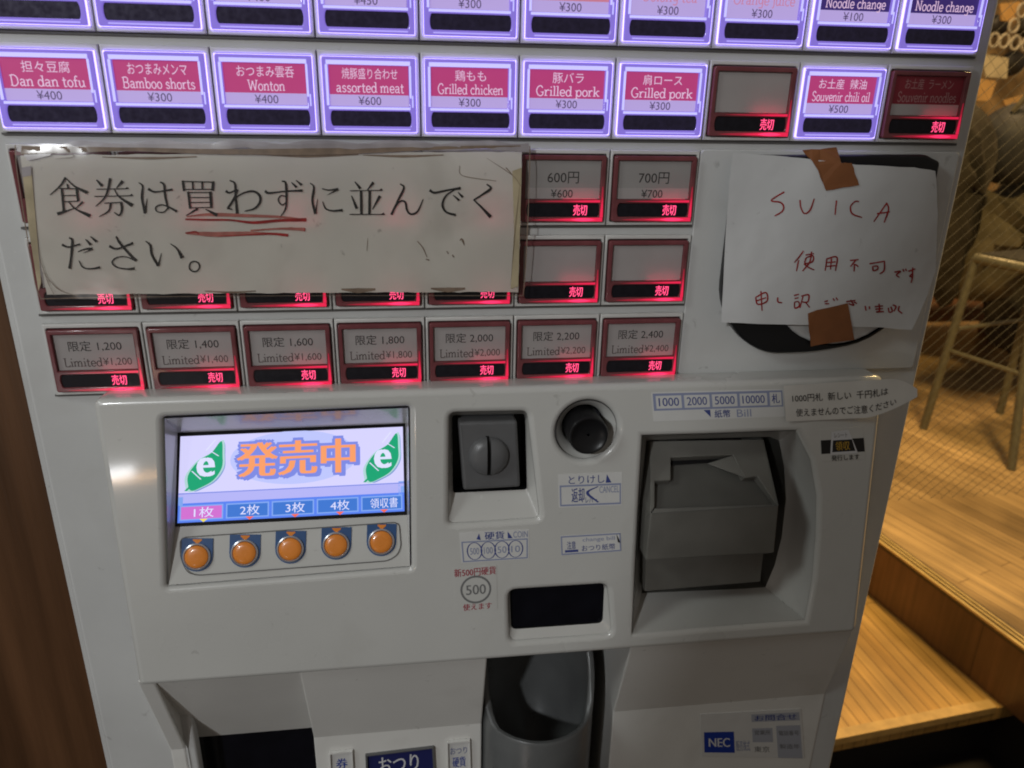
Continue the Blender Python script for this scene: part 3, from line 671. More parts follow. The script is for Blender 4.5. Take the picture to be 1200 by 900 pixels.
for (x, y) in ((231, 652), (287, 647.5), (340.5, 643), (394, 638.5), (447, 634.5)):
    ctr = lg(x, y); ex = (lg(x + 1, y) - ctr); ex = ex / np.linalg.norm(ex); ey = np.cross(n_l, ex); ey = ey / np.linalg.norm(ey)
    if ey[2] < 0: ey = -ey
    q = lambda a, b, h=0.0: ctr + ex * a + ey * b + n_l * h
    mb = MB(); R_ = .0103
    arch = [(-R_, .0125), (R_, .0125)] + [(R_ * math.cos(t), R_ * math.sin(t)) for t in np.linspace(0, -math.pi, 15)]
    mb.prism([q(a, b, .0006) for a, b in arch], [q(a, b, -.001) for a, b in arch], 'bback')
    mb.poly([q(a, b, .0008) for a, b in ((-.0030, .0120), (.0030, .0120), (.0030, .0112), (0, .0085), (-.0030, .0112))], 'scr_dot' if False else 'obtn')
    ob = build('select_button', mb, panel)
    mb = MB(); mb.loft([[q(r * math.cos(t), r * math.sin(t), h) for t in np.linspace(0, 2 * math.pi, 33)[:-1]] for r, h in ((.0094, .0003), (.0092, .0018), (.0084, .0022), (.0078, .0014))], 'chrome')
    build('ring', mb, ob)
    mb = MB(); prof = ((.0077, .0008), (.0076, .0020), (.0068, .0026), (.0045, .0029), (.0020, .0030))
    lp = [[q(r * math.cos(t), r * math.sin(t), h) for t in np.linspace(0, 2 * math.pi, 33)[:-1]] for r, h in prof]
    mb.loft(lp, 'obtn'); mb.add(lp[-1], [tuple(range(32))], 'obtn', True); build('button_cap', mb, ob)
# ---- coin slot
mb = MB()
ci = roundpoly([pl(530, 488, .016), pl(616, 486, .016), pl(618, 575, .010), pl(531, 579, .010)], .002)
cid = [.018] * 10 + [.012] * 10
co3 = [pan(u, v, .003) for u, v in coin_o]; ci3 = [pan(u, v, d) for (u, v), d in zip(ci, cid)]
mb.loft([co3, ci3], 'panel'); mb.loft([ci3, [pan(u, v, .040) for u, v in ci]], 'black'); mb.poly([pan(u, v, .040) for u, v in ci], 'black')
coin = build('coin_recess', mb, panel)
mb = MB()
cf_px = [(537, 495), (606, 493), (610, 571), (543, 575)]; cfu = [pl(x, y, .006) for x, y in cf_px]
cpl = plate(flip(roundpoly(cfu, .0022)), [], .02, .0022, 3)
mb.merge(cpl, 'grey', lambda c: pan(c.x, -c.y, .006 - c.z))
cc = pl(572.5, 534, .006)
for sgn in (-1, 1):
    loops = []
    for r, h in ((1.0, .0), (.97, .0022), (.85, .0042), (.55, .0056), (.12, .0060)):
        loops.append([pan(cc[0] + sgn * .0014 + sgn * r * .0128 * math.cos(t), cc[1] + r * .0140 * math.sin(t), .006 - h) for t in np.linspace(-math.pi / 2, math.pi / 2, 17)])
    mb.loft(loops, 'grey', True, False)
    mb.poly(loops[-1], 'grey'); mb.poly([l[0] for l in loops] + [l[-1] for l in reversed(loops)], 'grey')
ss = [(569.2, 511), (573.2, 511), (576, 557), (571, 557)]
mb.poly([plw(x, y, .0057) for x, y in ss], 'black')
build('coin_slot_plate', mb, coin)
# ---- return lever
mb = MB(); n = 40
mb.loft([[pan(KC[0] + r * math.cos(t), KC[1] + r * math.sin(t), d) for t in np.linspace(0, 2 * math.pi, n + 1)[:-1]] for r, d in ((KR - .0004, .003), (.0195, .0058), (.0165, .009), (.0150, .014), (.0150, .030))], 'panel')
kd = build('lever_dish', mb, panel)
mb = MB(); KK = (KC[0] - .0004, KC[1] + .0008)
kl = [[pan(KK[0] + r * math.cos(t), KK[1] + r * math.sin(t), d) for t in np.linspace(0, 2 * math.pi, n + 1)[:-1]] for r, d in ((.0138, .030), (.0138, -.0065), (.0132, -.0078), (.0122, -.0078), (.0114, -.0070), (.006, -.0058), (.001, -.0054))]
mb.loft(kl, 'black'); build('return_lever', mb, kd)
# ---- amount window
mb = MB()
wi = roundpoly([(.2975, .1578), (.3692, .1578), (.3694, .1925), (.2990, .1925)], .0045)
mb.loft([[pan(u, v, .003) for u, v in win_o], [pan(u, v, .0062) for u, v in wi]], 'panel')
mb.loft([[pan(u, v, .0062) for u, v in wi], [pan(u, v, .0085) for u, v in wi]], 'black')
mb.poly([pan(u, v, .0084) for u, v in wi], 'glassb'); build('amount_window', mb, panel)
# ---- bill slot
mb = MB(); DI = .045
bo3 = [pan(u, v, .0025) for u, v in bill_o]; bi3 = [plw(x, y, DI * .82) for x, y in bill_px_i]
wm = [1.0 if 3 <= q <= 7 else (.5 if q in (2, 8) else 0.0) for q in range(len(bo3))]
bm3 = []
for q, (a, b) in enumerate(zip(bill_px_o, bill_px_i)):
    m_ = plw(a[0] * .30 + b[0] * .70, a[1] * .30 + b[1] * .70, .031); l_ = bo3[q] * .4 + bi3[q] * .6
    bm3.append(m_ * wm[q] + l_ * (1 - wm[q]))
bq3 = [a * .85 + b * .15 + PN * .0015 for a, b in zip(bo3, bm3)]
mb.loft([bo3, bq3, bm3, bi3], 'panel'); mb.loft([bi3, [p + PN * .05 for p in bi3]], 'greyd'); mb.poly([p + PN * .049 for p in bi3], 'black')
br = build('bill_recess', mb, panel)
z4 = lambda x, y: (720 + x * .35573, 440 + y * .35573)
dA, dC = .030, -.008
A, B, C3, D3 = plw(*z4(120, 216), dA), plw(*z4(490, 211), dA), plw(*z4(541, 430), dC), plw(*z4(120, 456), dC)
nt_ = np.cross(B - A, D3 - A); nt_ /= np.linalg.norm(nt_)
if nt_[1] > 0: nt_ = -nt_
def tp(x, y, h=0.0): return rp(*z4(x, y), A + nt_ * h, nt_)
mb = MB()
E3, F3 = plw(*z4(526, 582), dC + .004), plw(*z4(104, 606), dC + .004)
G3, H3 = plw(*z4(490, 588), .012), plw(*z4(104, 604), .012); I3, J3 = plw(*z4(481, 680), .016), plw(*z4(101, 712), .016)
# recessed upper floor, raised collar, front block, lower block
fl = [tp(120, 216, -.012), tp(492, 211, -.012), tp(541, 430, -.004), tp(120, 456, -.006)]
mb.poly(fl, 'bill_shade')
collar = [(116, 214), (490, 209), (541, 429), (526, 431), (470, 328), (432, 338), (388, 262), (188, 270), (188, 344), (134, 348), (134, 440), (530, 420), (541, 430), (118, 456)]
pA = [(118, 216), (492, 210), (541, 430), (533, 424), (470, 332), (430, 338), (390, 262), (186, 270), (186, 345), (133, 348), (133, 432), (118, 456)]
mb.prism([tp(x, y, 0) for x, y in pA], [tp(x, y, 0) - nt_ * .0125 for x, y in pA], 'greyd')
pC = [(133.5, 437), (533, 424.5), (541, 430.5), (119, 456)]
mb.prism([tp(x, y, -.0006) for x, y in pC], [tp(x, y, -.0006) - nt_ * .008 for x, y in pC], 'greyd')
mb.prism([tp(305, 290, -.004), tp(392, 262, -.0004), tp(432, 338, -.0004)], [tp(305, 290, -.010), tp(392, 262, -.010), tp(432, 338, -.010)], 'greyd')
mb.prism([tp(x, y, -.0075) for x, y in ((186, 274), (392, 265), (398, 282), (186, 297))], [tp(x, y, -.014) for x, y in ((186, 274), (392, 265), (398, 282), (186, 297))], 'black')
back = PN * .045
mb.quad(D3, C3, E3, F3, 'greyd'); mb.quad(F3, E3, G3, H3, 'greyd'); mb.quad(H3, G3, I3, J3, 'greyd')
for a, b in ((A, D3), (D3, F3), (B, C3), (C3, E3), (G3, I3), (H3, J3)): mb.quad(a, b, b + PN * .05, a + PN * .05, 'greyd')
mb.quad(J3, I3, I3 + back, J3 + back, 'greyd'); mb.quad(E3, F3, F3 + back, E3 + back, 'greyd')
bi = build('bill_inserter', mb, br)
bm = bmesh.new(); bm.from_mesh(bi.data); bmesh.ops.remove_doubles(bm, verts=bm.verts, dist=.00005); bmesh.ops.recalc_face_normals(bm, faces=bm.faces); bm.to_mesh(bi.data); bm.free()
bv2 = bi.modifiers.new('bevel', 'BEVEL'); bv2.width = .0011; bv2.segments = 2; bv2.limit_method = 'ANGLE'; bv2.angle_limit = math.radians(25)
# ---- stickers on the panel
def sticker_box(name, px, paint, mat_='sticker'):
    uv = [pl(x, y, -.0002) for x, y in px]; mb = MB()
    a, b, c, d = [pan(u, v, -.0002) for u, v in uv]
    mb.prism([a, b, c, d], [p + PN * .0003 for p in (a, b, c, d)], mat_)
    def fn(x, y, lift=.00015):
        p = a * (1 - x) * (1 - y) + b * x * (1 - y) + c * x * y + d * (1 - x) * y
        return p - PN * lift
    paint(mb, fn); return build(name, mb, panel, fix=False)
def frame_(mb, fn, x0, y0, x1, y1, k, w=.03, wy=None):
    wy = wy or w
    for a in ((x0, y0, x1, y0 + wy), (x0, y1 - wy, x1, y1), (x0, y0 + wy, x0 + w, y1 - wy), (x1 - w, y0 + wy, x1, y1 - wy)):
        mb.quad(fn(a[0], a[1]), fn(a[2], a[1]), fn(a[2], a[3]), fn(a[0], a[3]), k)
def T(mb, fn, s, x0, y0, x1, y1, k, bold=.004, lift=.0002): text(mb, s, lambda x, y: fn(x, y, lift), x0, y1, x1, y0, k, bold)
def paint_bill(mb, fn):
    mb.quad(fn(.01, .04, .0001), fn(.99, .04, .0001), fn(.99, .63, .0001), fn(.01, .63, .0001), 'bluep')
    for x0, x1, s in ((.03, .22, '1000'), (.24, .43, '2000'), (.45, .64, '5000'), (.66, .87, '10000')):
        mb.quad(fn(x0, .12), fn(x1, .12), fn(x1, .56), fn(x0, .56), 'sticker'); T(mb, fn, s, x0 + .02, .19, x1 - .02, .48, 'blue', .01)
    mb.quad(fn(.89, .10), fn(.98, .10), fn(.98, .58), fn(.89, .58), 'sticker'); T(mb, fn, '札', .905, .16, .965, .5, 'blue', .02)
    mb.poly([fn(.38, .66), fn(.43, .66), fn(.43, .92)], 'blue'); T(mb, fn, '紙幣', .46, .67, .58, .95, 'blue', .01); T(mb, fn, 'Bill', .63, .68, .74, .95, 'bluep', .0)
sticker_box('bill_sticker', [(763, 460), (918, 456), (920, 488), (766, 494)], paint_bill)
def paint_cancel(mb, fn):
    T(mb, fn, 'とりけし', .16, .06, .72, .30, 'blue', .0); mb.poly([fn(.74, .30), fn(.83, .30), fn(.76, .05)], 'blue')
    frame_(mb, fn, .02, .33, .98, .96, 'bluep', .02, .05); T(mb, fn, '返却', .20, .42, .40, .86, 'blue', .01)
    stroke(mb, [(.62, .40), (.45, .58), (.62, .88)], [.02, .05, .03], fn, 'blue'); T(mb, fn, 'CANCEL', .64, .40, .95, .60, 'bluep', .0)
    T(mb, fn, 'レバー', .42, .70, .60, .88, 'blue', .0)
sticker_box('cancel_sticker', [(654, 556), (729, 553), (729, 592), (655, 595)], paint_cancel)
def paint_coin(mb, fn):
    frame_(mb, fn, .02, .30, .98, .97, 'bluep', .018, .04); T(mb, fn, '硬貨', .36, .02, .64, .28, 'blue', .012); mb.poly([fn(.28, .06), fn(.30, .28), fn(.24, .24)], 'blue'); mb.poly([fn(.69, .04), fn(.76, .27), fn(.69, .27)], 'blue'); T(mb, fn, 'COIN', .77, .05, .98, .26, 'bluep')
    for i, s in enumerate(('500', '100', '50', '10')):
        cx = .20 + i * .20; ring = circ(cx, .63, .105, .28, 20); ring.append(ring[0]); stroke(mb, ring, .016, fn, 'blue', False); T(mb, fn, s, cx - .065, .52, cx + .065, .74, 'bluep', .0)
sticker_box('coin_sticker', [(538, 624), (620, 620), (620, 655), (541, 660)], paint_coin)
def paint_change(mb, fn):
    frame_(mb, fn, .0, .02, 1, .98, 'bluep', .02, .07); T(mb, fn, '注意', .10, .30, .24, .70, 'blue', .01); mb.quad(fn(.06, .74), fn(.28, .74), fn(.28, .86), fn(.06, .86), 'blue')
    T(mb, fn, 'change bill', .36, .16, .90, .42, 'bluep', .0); T(mb, fn, 'おつり紙幣', .34, .54, .90, .86, 'blue', .004); mb.poly([fn(.93, .05), fn(1.0, .55), fn(.95, .50)], 'ink')
sticker_box('change_sticker', [(657, 628), (727, 624), (728, 646), (658, 651)], paint_change)
def paint_500(mb, fn):
    T(mb, fn, '新500円硬貨', .02, .02, .98, .20, 'red', .012); T(mb, fn, '使えます', .18, .82, .86, .97, 'red', .012)
    for r, w in ((.34, .045),):
        ring = circ(.5, .51, r, r * .86, 28); ring.append(ring[0]); stroke(mb, ring, w, fn, 'gprint', False)
    T(mb, fn, '500', .27, .40, .73, .62, 'gprint', .012)
sticker_box('new_coin_sticker', [(531, 666), (582, 662), (583, 714), (534, 718)], paint_500, 'panel')
def paint_receipt(mb, fn):
    mb.quad(fn(.0, .34), fn(1, .34), fn(1, .76), fn(0, .76), 'ink')
    mb.poly([fn(.26, .10, .0002), fn(.66, .06, .0002), fn(.84, .80, .0002), fn(.20, .80, .0002)], 'wprint')
    mb.poly([fn(.28, .36, .0003), fn(.72, .36, .0003), fn(.78, .72, .0003), fn(.25, .72, .0003)], 'ink')
    T(mb, fn, '領収', .33, .40, .66, .68, 'yprint', .01, .0004); T(mb, fn, '発行します', .22, .82, .86, .99, 'ink', .01, .0004); T(mb, fn, 'レシート', .32, .14, .62, .28, 'gprint', .0, .0004)
sticker_box('receipt_sticker', [(961, 503), (1011, 500), (1014, 538), (963, 541)], paint_receipt, 'panel')

# ---- lower fascia: undercut chamfer then upright face
cb = pan(0, .2125, .004); Y0c, Z0c = cb[1], cb[2]; Y1c, Z1c = -.001, ZB - .5265
fascia_back = .09
def block(name, u0, u1, u0b=None, u1b=None, k='fascia'):
    u0b = u0 if u0b is None else u0b; u1b = u1 if u1b is None else u1b
    mb = MB(); zl = ZB - .85
    prof = [(Y0c, Z0c), (Y1c, Z1c), (Y1c, zl), (fascia_back, zl), (fascia_back, Z0c)]
    L = [(u0, *prof[0]), (u0b, *prof[1]), (u0b, *prof[2]), (u0b, *prof[3]), (u0, *prof[4])]
    Rr = [(u1, *prof[0]), (u1b, *prof[1]), (u1b, *prof[2]), (u1b, *prof[3]), (u1, *prof[4])]
    mb.prism(L, Rr, k); o = build(name, mb, VM, ((u0 + u1) / 2, 0, Z1c))
    bv_ = o.modifiers.new('bevel', 'BEVEL'); bv_.width = .0012; bv_.segments = 2; bv_.limit_method = 'ANGLE'
    return o
uL = at(183, 812, Y0c)[0]
block('lower_fascia', .0305, uL)
cblk = block('lower_fascia', .1425, .2808)
rblk = block('lower_fascia', .3925, .5765, .3945, .589)
mb = MB()   # ticket chute between the first two blocks
TLo = np.array((uL, Y0c + .001, Z0c - .001)); TRo = np.array((.1425, Y0c + .001, Z0c - .001))
yi = .028; TLi = at(219, 866, yi); TRi = at(372, 851, yi); zi = (TLi[2] + TRi[2]) / 2; TLi[2] = zi; TRi[2] = zi; TRi[0] = .145
BLo = np.array((uL + .004, -.001, ZB - .85)); BLi = np.array((TLi[0] + .002, yi, ZB - .85)); BRi = np.array((.145, yi, ZB - .85))
mb.quad(TLo, TRo, TRi, TLi, 'fascia'); mb.poly([TLo, TLi, BLi, BLo, np.array((uL + .002, -.001, Z1c))], 'fascia')
mb.poly([TLi, TRi, BRi, BLi], 'glassb')
build('ticket_chute', mb, VM, (.09, 0, Z1c))
mb = MB()
mb.box((.2812, .085, ZB - .85), (.3922, .089, Z0c), 'black'); mb.quad((.2812, Y0c + .01, Z0c - .0005), (.3922, Y0c + .01, Z0c - .0005), (.3922, .085, Z0c - .0005), (.2812, .085, Z0c - .0005), 'fascia')
build('change_recess', mb, VM, (.33, 0, Z1c))
# coin cup
mb = MB(); cx, cy, Rc = .3295, .012, .0485; rimf = ZB - .5195
def ring_(r, zf, zb, n=48, sq=1.0):
    L = []
    for i in range(n):
        t = 2 * math.pi * i / n; s_ = math.sin(t); c_ = math.cos(t); w = .5 + .5 * s_; w = w * w * (3 - 2 * w); w = max(0, (w - .12) / .88)
        L.append((cx + r * c_, cy + r * s_ * (1.0 if s_ < 0 else 1.25), zf * (1 - w) + zb * w))
    return L
mb.loft([ring_(Rc, ZB - .80, ZB - .80), ring_(Rc, rimf - .002, ZB - .432), ring_(Rc - .0015, rimf, ZB - .430), ring_(Rc - .004, rimf, ZB - .430), ring_(Rc - .0055, rimf - .002, ZB - .432),
         ring_(Rc - .007, ZB - .540, ZB - .50), ring_(Rc - .013, ZB - .570, ZB - .545), ring_(Rc - .026, ZB - .590, ZB - .575), ring_(.004, ZB - .596, ZB - .594)], 'cup')
build('coin_cup', mb, VM, (cx, cy, ZB - .55))
# labels on the central block
def face_px(px, Y=-.0014): return [at(x, y, Y) for x, y in px]
z7 = lambda x, y: (370 + x / 6, 830 + y / 6)
def upright_label(name, parent, quad_px, paint, k, Y=-.0016, th=.0006):
    a, b, c, d = face_px(quad_px, Y); mb = MB()
    mb.prism([a, b, c, d], [p + np.array((0, th, 0)) for p in (a, b, c, d)], k)
    def fn(x, y, lift=.00015):
        p = a * (1 - x) * (1 - y) + b * x * (1 - y) + c * x * y + d * (1 - x) * y
        return p - np.array((0, lift, 0))
    paint(mb, fn); return build(name, mb, parent, fix=False)
def rim(name, parent, quad_px, w, k='fascia', Y=-.0016, h=.0022):
    q = face_px(quad_px, Y - h); c = sum(q) / 4; mb = MB()
    outer = [p + (p - c) / np.linalg.norm(p - c) * w for p in q]
    for i in range(4):
        j = (i + 1) % 4
        mb.prism([q[i], q[j], outer[j], outer[i]], [p + np.array((0, h + .0003, 0)) for p in (q[i], q[j], outer[j], outer[i])], k)
    return build(name, mb, parent)
qa = [z7(103, 328), z7(252, 312), z7(262, 520), z7(112, 540)]; qb = [z7(362, 340), z7(818, 285), z7(830, 500), z7(372, 560)]; qc = [z7(930, 250), z7(1080, 238), z7(1088, 520), z7(936, 540)]
upright_label('ticket_label', cblk, qa, lambda mb, fn: (T(mb, fn, '券', .25, .15, .78, .50, 'nblue', .02), T(mb, fn, '食券', .2, .6, .8, .9, 'blue', .0)), 'sticker'); rim('label_frame', cblk, qa, .0016)
upright_label('change_label', cblk, qb, lambda mb, fn: (T(mb, fn, 'おつり', .17, .08, .78, .62, 'wprint', .02), T(mb, fn, 'CHANGE', .2, .72, .8, .92, 'wprint', .0)), 'navy'); rim('label_frame', cblk, qb, .0018, 'grey')
upright_label('notes_label', cblk, qc, lambda mb, fn: (T(mb, fn, 'おつり', .10, .10, .88, .26, 'blue', .0), T(mb, fn, '硬貨', .2, .33, .8, .58, 'nblue', .02), T(mb, fn, '返却', .2, .66, .8, .86, 'bluep', .0)), 'sticker'); rim('label_frame', cblk, qc, .0016)
# maker sticker
z6 = lambda x, y: (750 + x / 4.8, 800 + y / 4.8)
def paint_maker(mb, fn):
    mb.quad(fn(.03, .42), fn(.32, .42), fn(.32, .90), fn(.03, .90), 'nblue'); T(mb, fn, 'NEC', .075, .56, .275, .76, 'wprint', .03, .0003)
    T(mb, fn, '販売', .335, .62, .40, .86, 'bluep'); T(mb, fn, '株式', .405, .62, .47, .86, 'bluep')
    mb.quad(fn(.50, .06), fn(.98, .06), fn(.98, .22), fn(.50, .22), 'palep'); mb.quad(fn(.50, .36), fn(.70, .36), fn(.70, .66), fn(.50, .66), 'palep'); mb.quad(fn(.74, .32), fn(.98, .32), fn(.98, 1.0), fn(.74, 1.0), 'palep')
    T(mb, fn, 'お問合せ', .53, .08, .95, .20, 'blue', .01, .0003); T(mb, fn, '営業所', .52, .40, .68, .50, 'gprint', .0, .0003); T(mb, fn, '電話番号', .76, .42, .96, .52, 'gprint', .0, .0003); T(mb, fn, '製造年', .76, .70, .96, .80, 'gprint', .0, .0003)
    T(mb, fn, '東京', .51, .75, .66, .88, 'gprint', .0)
upright_label('maker_sticker', rblk, [z6(340, 178), z6(905, 148), z6(925, 425), z6(345, 415)], paint_maker, 'sticker')

# ================================================================== PAPER NOTICE (laminated)
SG_Y = -.0125
NT = tag(empty('paper_notice', (.155, SG_Y, ZB - .11)), 'grubby laminated white notice with large black Japanese text and red underlining', 'notice')
def warp(x, z):                                          # gentle buckling of the sheet
    t = max(0.0, (z - (ZB - .078)) / .018)
    return SG_Y - .0016 * math.sin(x * 21 + 1.0) * math.cos(z * 30) - .0012 * math.sin(x * 47) * t + .0030 * min(1, t) ** 2 - .002 * max(0, (.03 - x) / .03) * max(0, (ZB - .125 - z) / .03)
def sheet(pts_px, nx, ny, fnY, dy=0.0, jag=0.0):
    TLp, TRp, BRp, BLp = [at(x, y, SG_Y) for x, y in pts_px]; V = []
    for j in range(ny + 1):
        for i in range(nx + 1):
            a, b = i / nx, j / ny; p = TLp * (1 - a) * (1 - b) + TRp * a * (1 - b) + BRp * a * b + BLp * (1 - a) * b
            x, z = p[0], p[2]
            if jag and (i in (0, nx) or j in (0, ny)): x += random.uniform(-jag, jag); z += random.uniform(-jag, jag)
            V.append((x, fnY(x, z) + dy, z))
    return V, [(j * (nx + 1) + i, j * (nx + 1) + i + 1, (j + 1) * (nx + 1) + i + 1, (j + 1) * (nx + 1) + i) for j in range(ny) for i in range(nx)]
mb = MB(); V, Fc = sheet([(24, 182), (612, 178), (607, 342), (56, 345)], 60, 20, warp, 0, .0003); mb.add(V, Fc, 'paper', True)
def sfn(ox, oy, sc, lift=.0006):
    def f(x, y):
        p = at(ox + x / sc, oy + y / sc, SG_Y); return (p[0], warp(p[0], p[2]) - lift, p[2])
    return f
fA, fB, fC = sfn(50, 190, 6), sfn(200, 190, 6), sfn(350, 190, 4.8)
def S_(f, pts, w, k='ink', curved=True, sc=1.0):
    sc *= 1.28; stroke(mb, pts, [x * sc for x in w] if isinstance(w, (list, tuple)) else w * sc, f, k, curved)
def Hs(f, a, b, w=5.5, sc=1.0):                           # horizontal brush stroke with the little triangle at its end
    S_(f, [a, b], w, 'ink', False, sc); mb.poly([f(b[0] - 24 * sc, b[1]), f(b[0] - 5 * sc, b[1] - 13 * sc), f(b[0] + 4 * sc, b[1] + 2.5 * sc), f(b[0] - 24 * sc, b[1] + 3 * sc)], 'ink')
k_ = 1.05
for pts, w in [([(170, 105), (130, 165), (60, 228)], [13, 9, 4]), ([(168, 108), (230, 165), (322, 212)], [4, 9, 19]), ([(180, 150), (190, 187)], [8, 13]),
               ([(128, 182), (245, 184)], 6), ([(142, 182), (150, 260), (158, 350)], [12, 12, 12]), ([(246, 180), (258, 272)], 13), ([(148, 232), (252, 230)], 5.5), ([(152, 275), (262, 270)], 5.5),
               ([(112, 360), (160, 345), (240, 318)], [18, 9, 4]), ([(292, 275), (240, 322)], [12, 4]), ([(188, 272), (240, 325), (342, 374)], [4, 10, 20]),
               # 券
               ([(385, 122), (425, 165)], [6, 17]), ([(568, 130), (525, 178)], [17, 5]), ([(480, 110), (465, 190), (440, 250), (380, 308)], [14, 12, 9, 4]), ([(508, 188), (545, 242), (636, 302)], [4, 10, 20]),
               ([(440, 285), (555, 280)], 6), ([(556, 276), (563, 330), (545, 370), (508, 348)], [13, 12, 10, 4]), ([(486, 285), (470, 340), (405, 380)], [11, 9, 4]),
               # は
               ([(680, 142), (706, 168), (702, 250), (724, 358)], [5, 12, 11, 13]), ([(724, 356), (738, 252)], [10, 3]), ([(745, 186), (795, 207), (915, 190)], [14, 7, 11]), ([(828, 138), (855, 158), (864, 240), (886, 330)], [8, 12, 11, 8]),
               ([(886, 318), (855, 348), (808, 345), (800, 314), (840, 298), (892, 315), (945, 345)], [7, 6, 6, 8, 7, 9, 14]),
               # だ
               ([(145, 576), (190, 592), (272, 572)], [13, 7, 10]), ([(195, 526), (216, 546), (210, 640), (196, 746)], [9, 14, 11, 15]), ([(310, 538), (346, 577)], [5, 14]), ([(344, 518), (388, 556)], [5, 14]),
               ([(255, 626), (305, 607), (357, 604)], [5, 8, 14]), ([(357, 606), (292, 636)], [8, 2]), ([(262, 688), (288, 733), (340, 746), (410, 736)], [4, 8, 8, 13]),
               # さ
               ([(475, 586), (530, 605), (640, 565)], [13, 8, 13]), ([(523, 518), (545, 560), (610, 638), (662, 690)], [8, 13, 12, 15]), ([(660, 690), (590, 662), (525, 668), (494, 702), (530, 736), (600, 748), (650, 744)], [10, 6, 6, 8, 8, 9, 13]),
               # い
               ([(728, 552), (760, 582), (772, 650), (816, 728)], [5, 13, 11, 14]), ([(816, 726), (838, 636)], [10, 3])]:
    S_(fA, pts, w, 'ink', True, k_)
for a, b in (((385, 187), (605, 184)), ((370, 238), (636, 233))): Hs(fA, a, b)
for pts, w in [([(2, 572), (45, 606), (84, 672)], [4, 9, 20]),
               ([(86, 128), (95, 202)], 12), ([(86, 134), (300, 140)], 6), ([(299, 134), (294, 200)], 14), ([(95, 191), (294, 191)], 5.5), ([(155, 140), (158, 190)], 9), ([(222, 140), (223, 190)], 9),
               ([(124, 206), (138, 326)], 12), ([(125, 213), (280, 212)], 5.5), ([(279, 206), (286, 322)], 14), ([(133, 248), (280, 248)], 5.5), ([(136, 283), (283, 282)], 5.5), ([(138, 320), (288, 318)], 5.5),
               ([(192, 326), (110, 375)], [12, 5]), ([(245, 330), (328, 373)], [5, 19]),
               ([(414, 128), (450, 152), (456, 250), (466, 362)], [7, 13, 11, 14]), ([(386, 202), (412, 215), (468, 192)], [13, 7, 8]), ([(470, 192), (440, 260), (400, 325)], [10, 8, 12]), ([(398, 322), (434, 334)], [14, 3]), ([(410, 318), (470, 240), (560, 205), (615, 225), (628, 275), (590, 325), (518, 346)], [4, 6, 9, 12, 13, 10, 5]),
               ([(662, 203), (690, 218), (800, 206), (926, 201)], [14, 8, 8, 14]), ([(780, 133), (808, 152), (812, 280), (802, 338), (770, 384)], [8, 13, 11, 9, 4]), ([(808, 242), (772, 238), (755, 270), (780, 302), (812, 285)], 7), ([(848, 143), (884, 178)], [5, 14]), ([(880, 128), (920, 162)], [5, 14])]:
    S_(fB, pts, w, 'ink', True, k_)
ring = circ(168, 732, 36, 36, 20); ring.append(ring[0]); S_(fB, ring, 8, 'ink', False)
for pts, w in [([(63, 118), (84, 142), (76, 220), (93, 293)], [4, 11, 9, 12]), ([(93, 292), (105, 208)], [8, 2]), ([(130, 150), (168, 158), (222, 152)], [5, 6, 11]), ([(222, 154), (160, 186)], [8, 2]), ([(134, 223), (150, 262), (190, 275), (246, 271)], [4, 7, 8, 11]),
               ([(315, 110), (347, 150)], [4, 13]), ([(420, 114), (385, 158)], [13, 4]), ([(350, 158), (352, 293)], 11), ([(399, 158), (397, 293)], 11), ([(296, 190), (326, 263)], [4, 13]), ([(457, 190), (415, 266)], [13, 4]),
               ([(570, 122), (591, 146), (556, 220), (521, 297)], [6, 11, 8, 11]), ([(524, 292), (563, 226), (598, 224), (608, 268), (630, 292), (668, 277), (700, 208)], [3, 6, 9, 9, 9, 7, 3]),
               ([(736, 157), (765, 171), (840, 156), (911, 145)], [12, 9, 8, 12]), ([(884, 150), (828, 188), (808, 240), (830, 280), (882, 296)], [4, 7, 10, 9, 11]), ([(868, 184), (902, 214)], [4, 11]), ([(895, 167), (922, 196)], [4, 11]),
               ([(1056, 122), (1079, 146), (1030, 182), (983, 212)], [6, 12, 8, 7]), ([(983, 210), (1030, 255), (1079, 307)], [6, 10, 16])]:
    S_(fC, pts, w, 'ink', True)
for a, b in (((288, 162), (470, 159)), ((285, 295), (482, 295))): Hs(fC, a, b, 5, .85)
fR = sfn(200, 190, 6, .00045)
for pts, w, kk in [([(112, 382), (260, 368), (500, 376), (780, 388), (950, 408)], [6, 26, 22, 18, 10], 'rinkp'), ([(105, 400), (250, 405), (420, 408), (580, 426), (760, 412), (952, 407)], [12, 14, 13, 22, 20, 26], 'rink'),
                   ([(112, 500), (200, 502), (330, 508), (560, 502), (720, 506), (812, 512)], [10, 34, 36, 28, 18, 16], 'rinkp'), ([(105, 498), (180, 490), (200, 510)], [10, 14, 8], 'rink'), ([(330, 522), (560, 512), (700, 506), (825, 516)], [5, 8, 14, 20], 'rink'),
                   ([(560, 482), (760, 470), (940, 474)], [10, 14, 24], 'rinkp'), ([(830, 466), (945, 478)], [14, 24], 'rink')]:
    stroke(mb, pts, w, fR, kk)
fS = sfn(350, 190, 4.8, .0003)
for pts, w in [([(668, 445), (700, 485), (722, 535)], [4, 6, 4]), ([(905, 440), (918, 432), (932, 468)], [4, 12, 3]), ([(832, 500), (842, 515)], [4, 7]), ([(864, 520), (872, 534)], [5, 8]), ([(715, 545), (735, 552)], [5, 8]), ([(905, 20), (908, 65), (960, 85), (1110, 105)], [3, 4, 4, 3]), ([(1165, 30), (1200, 70)], [6, 4]), ([(388, 430), (384, 500)], [2, 3])]: stroke(mb, pts, w, fS, 'stain_crease')
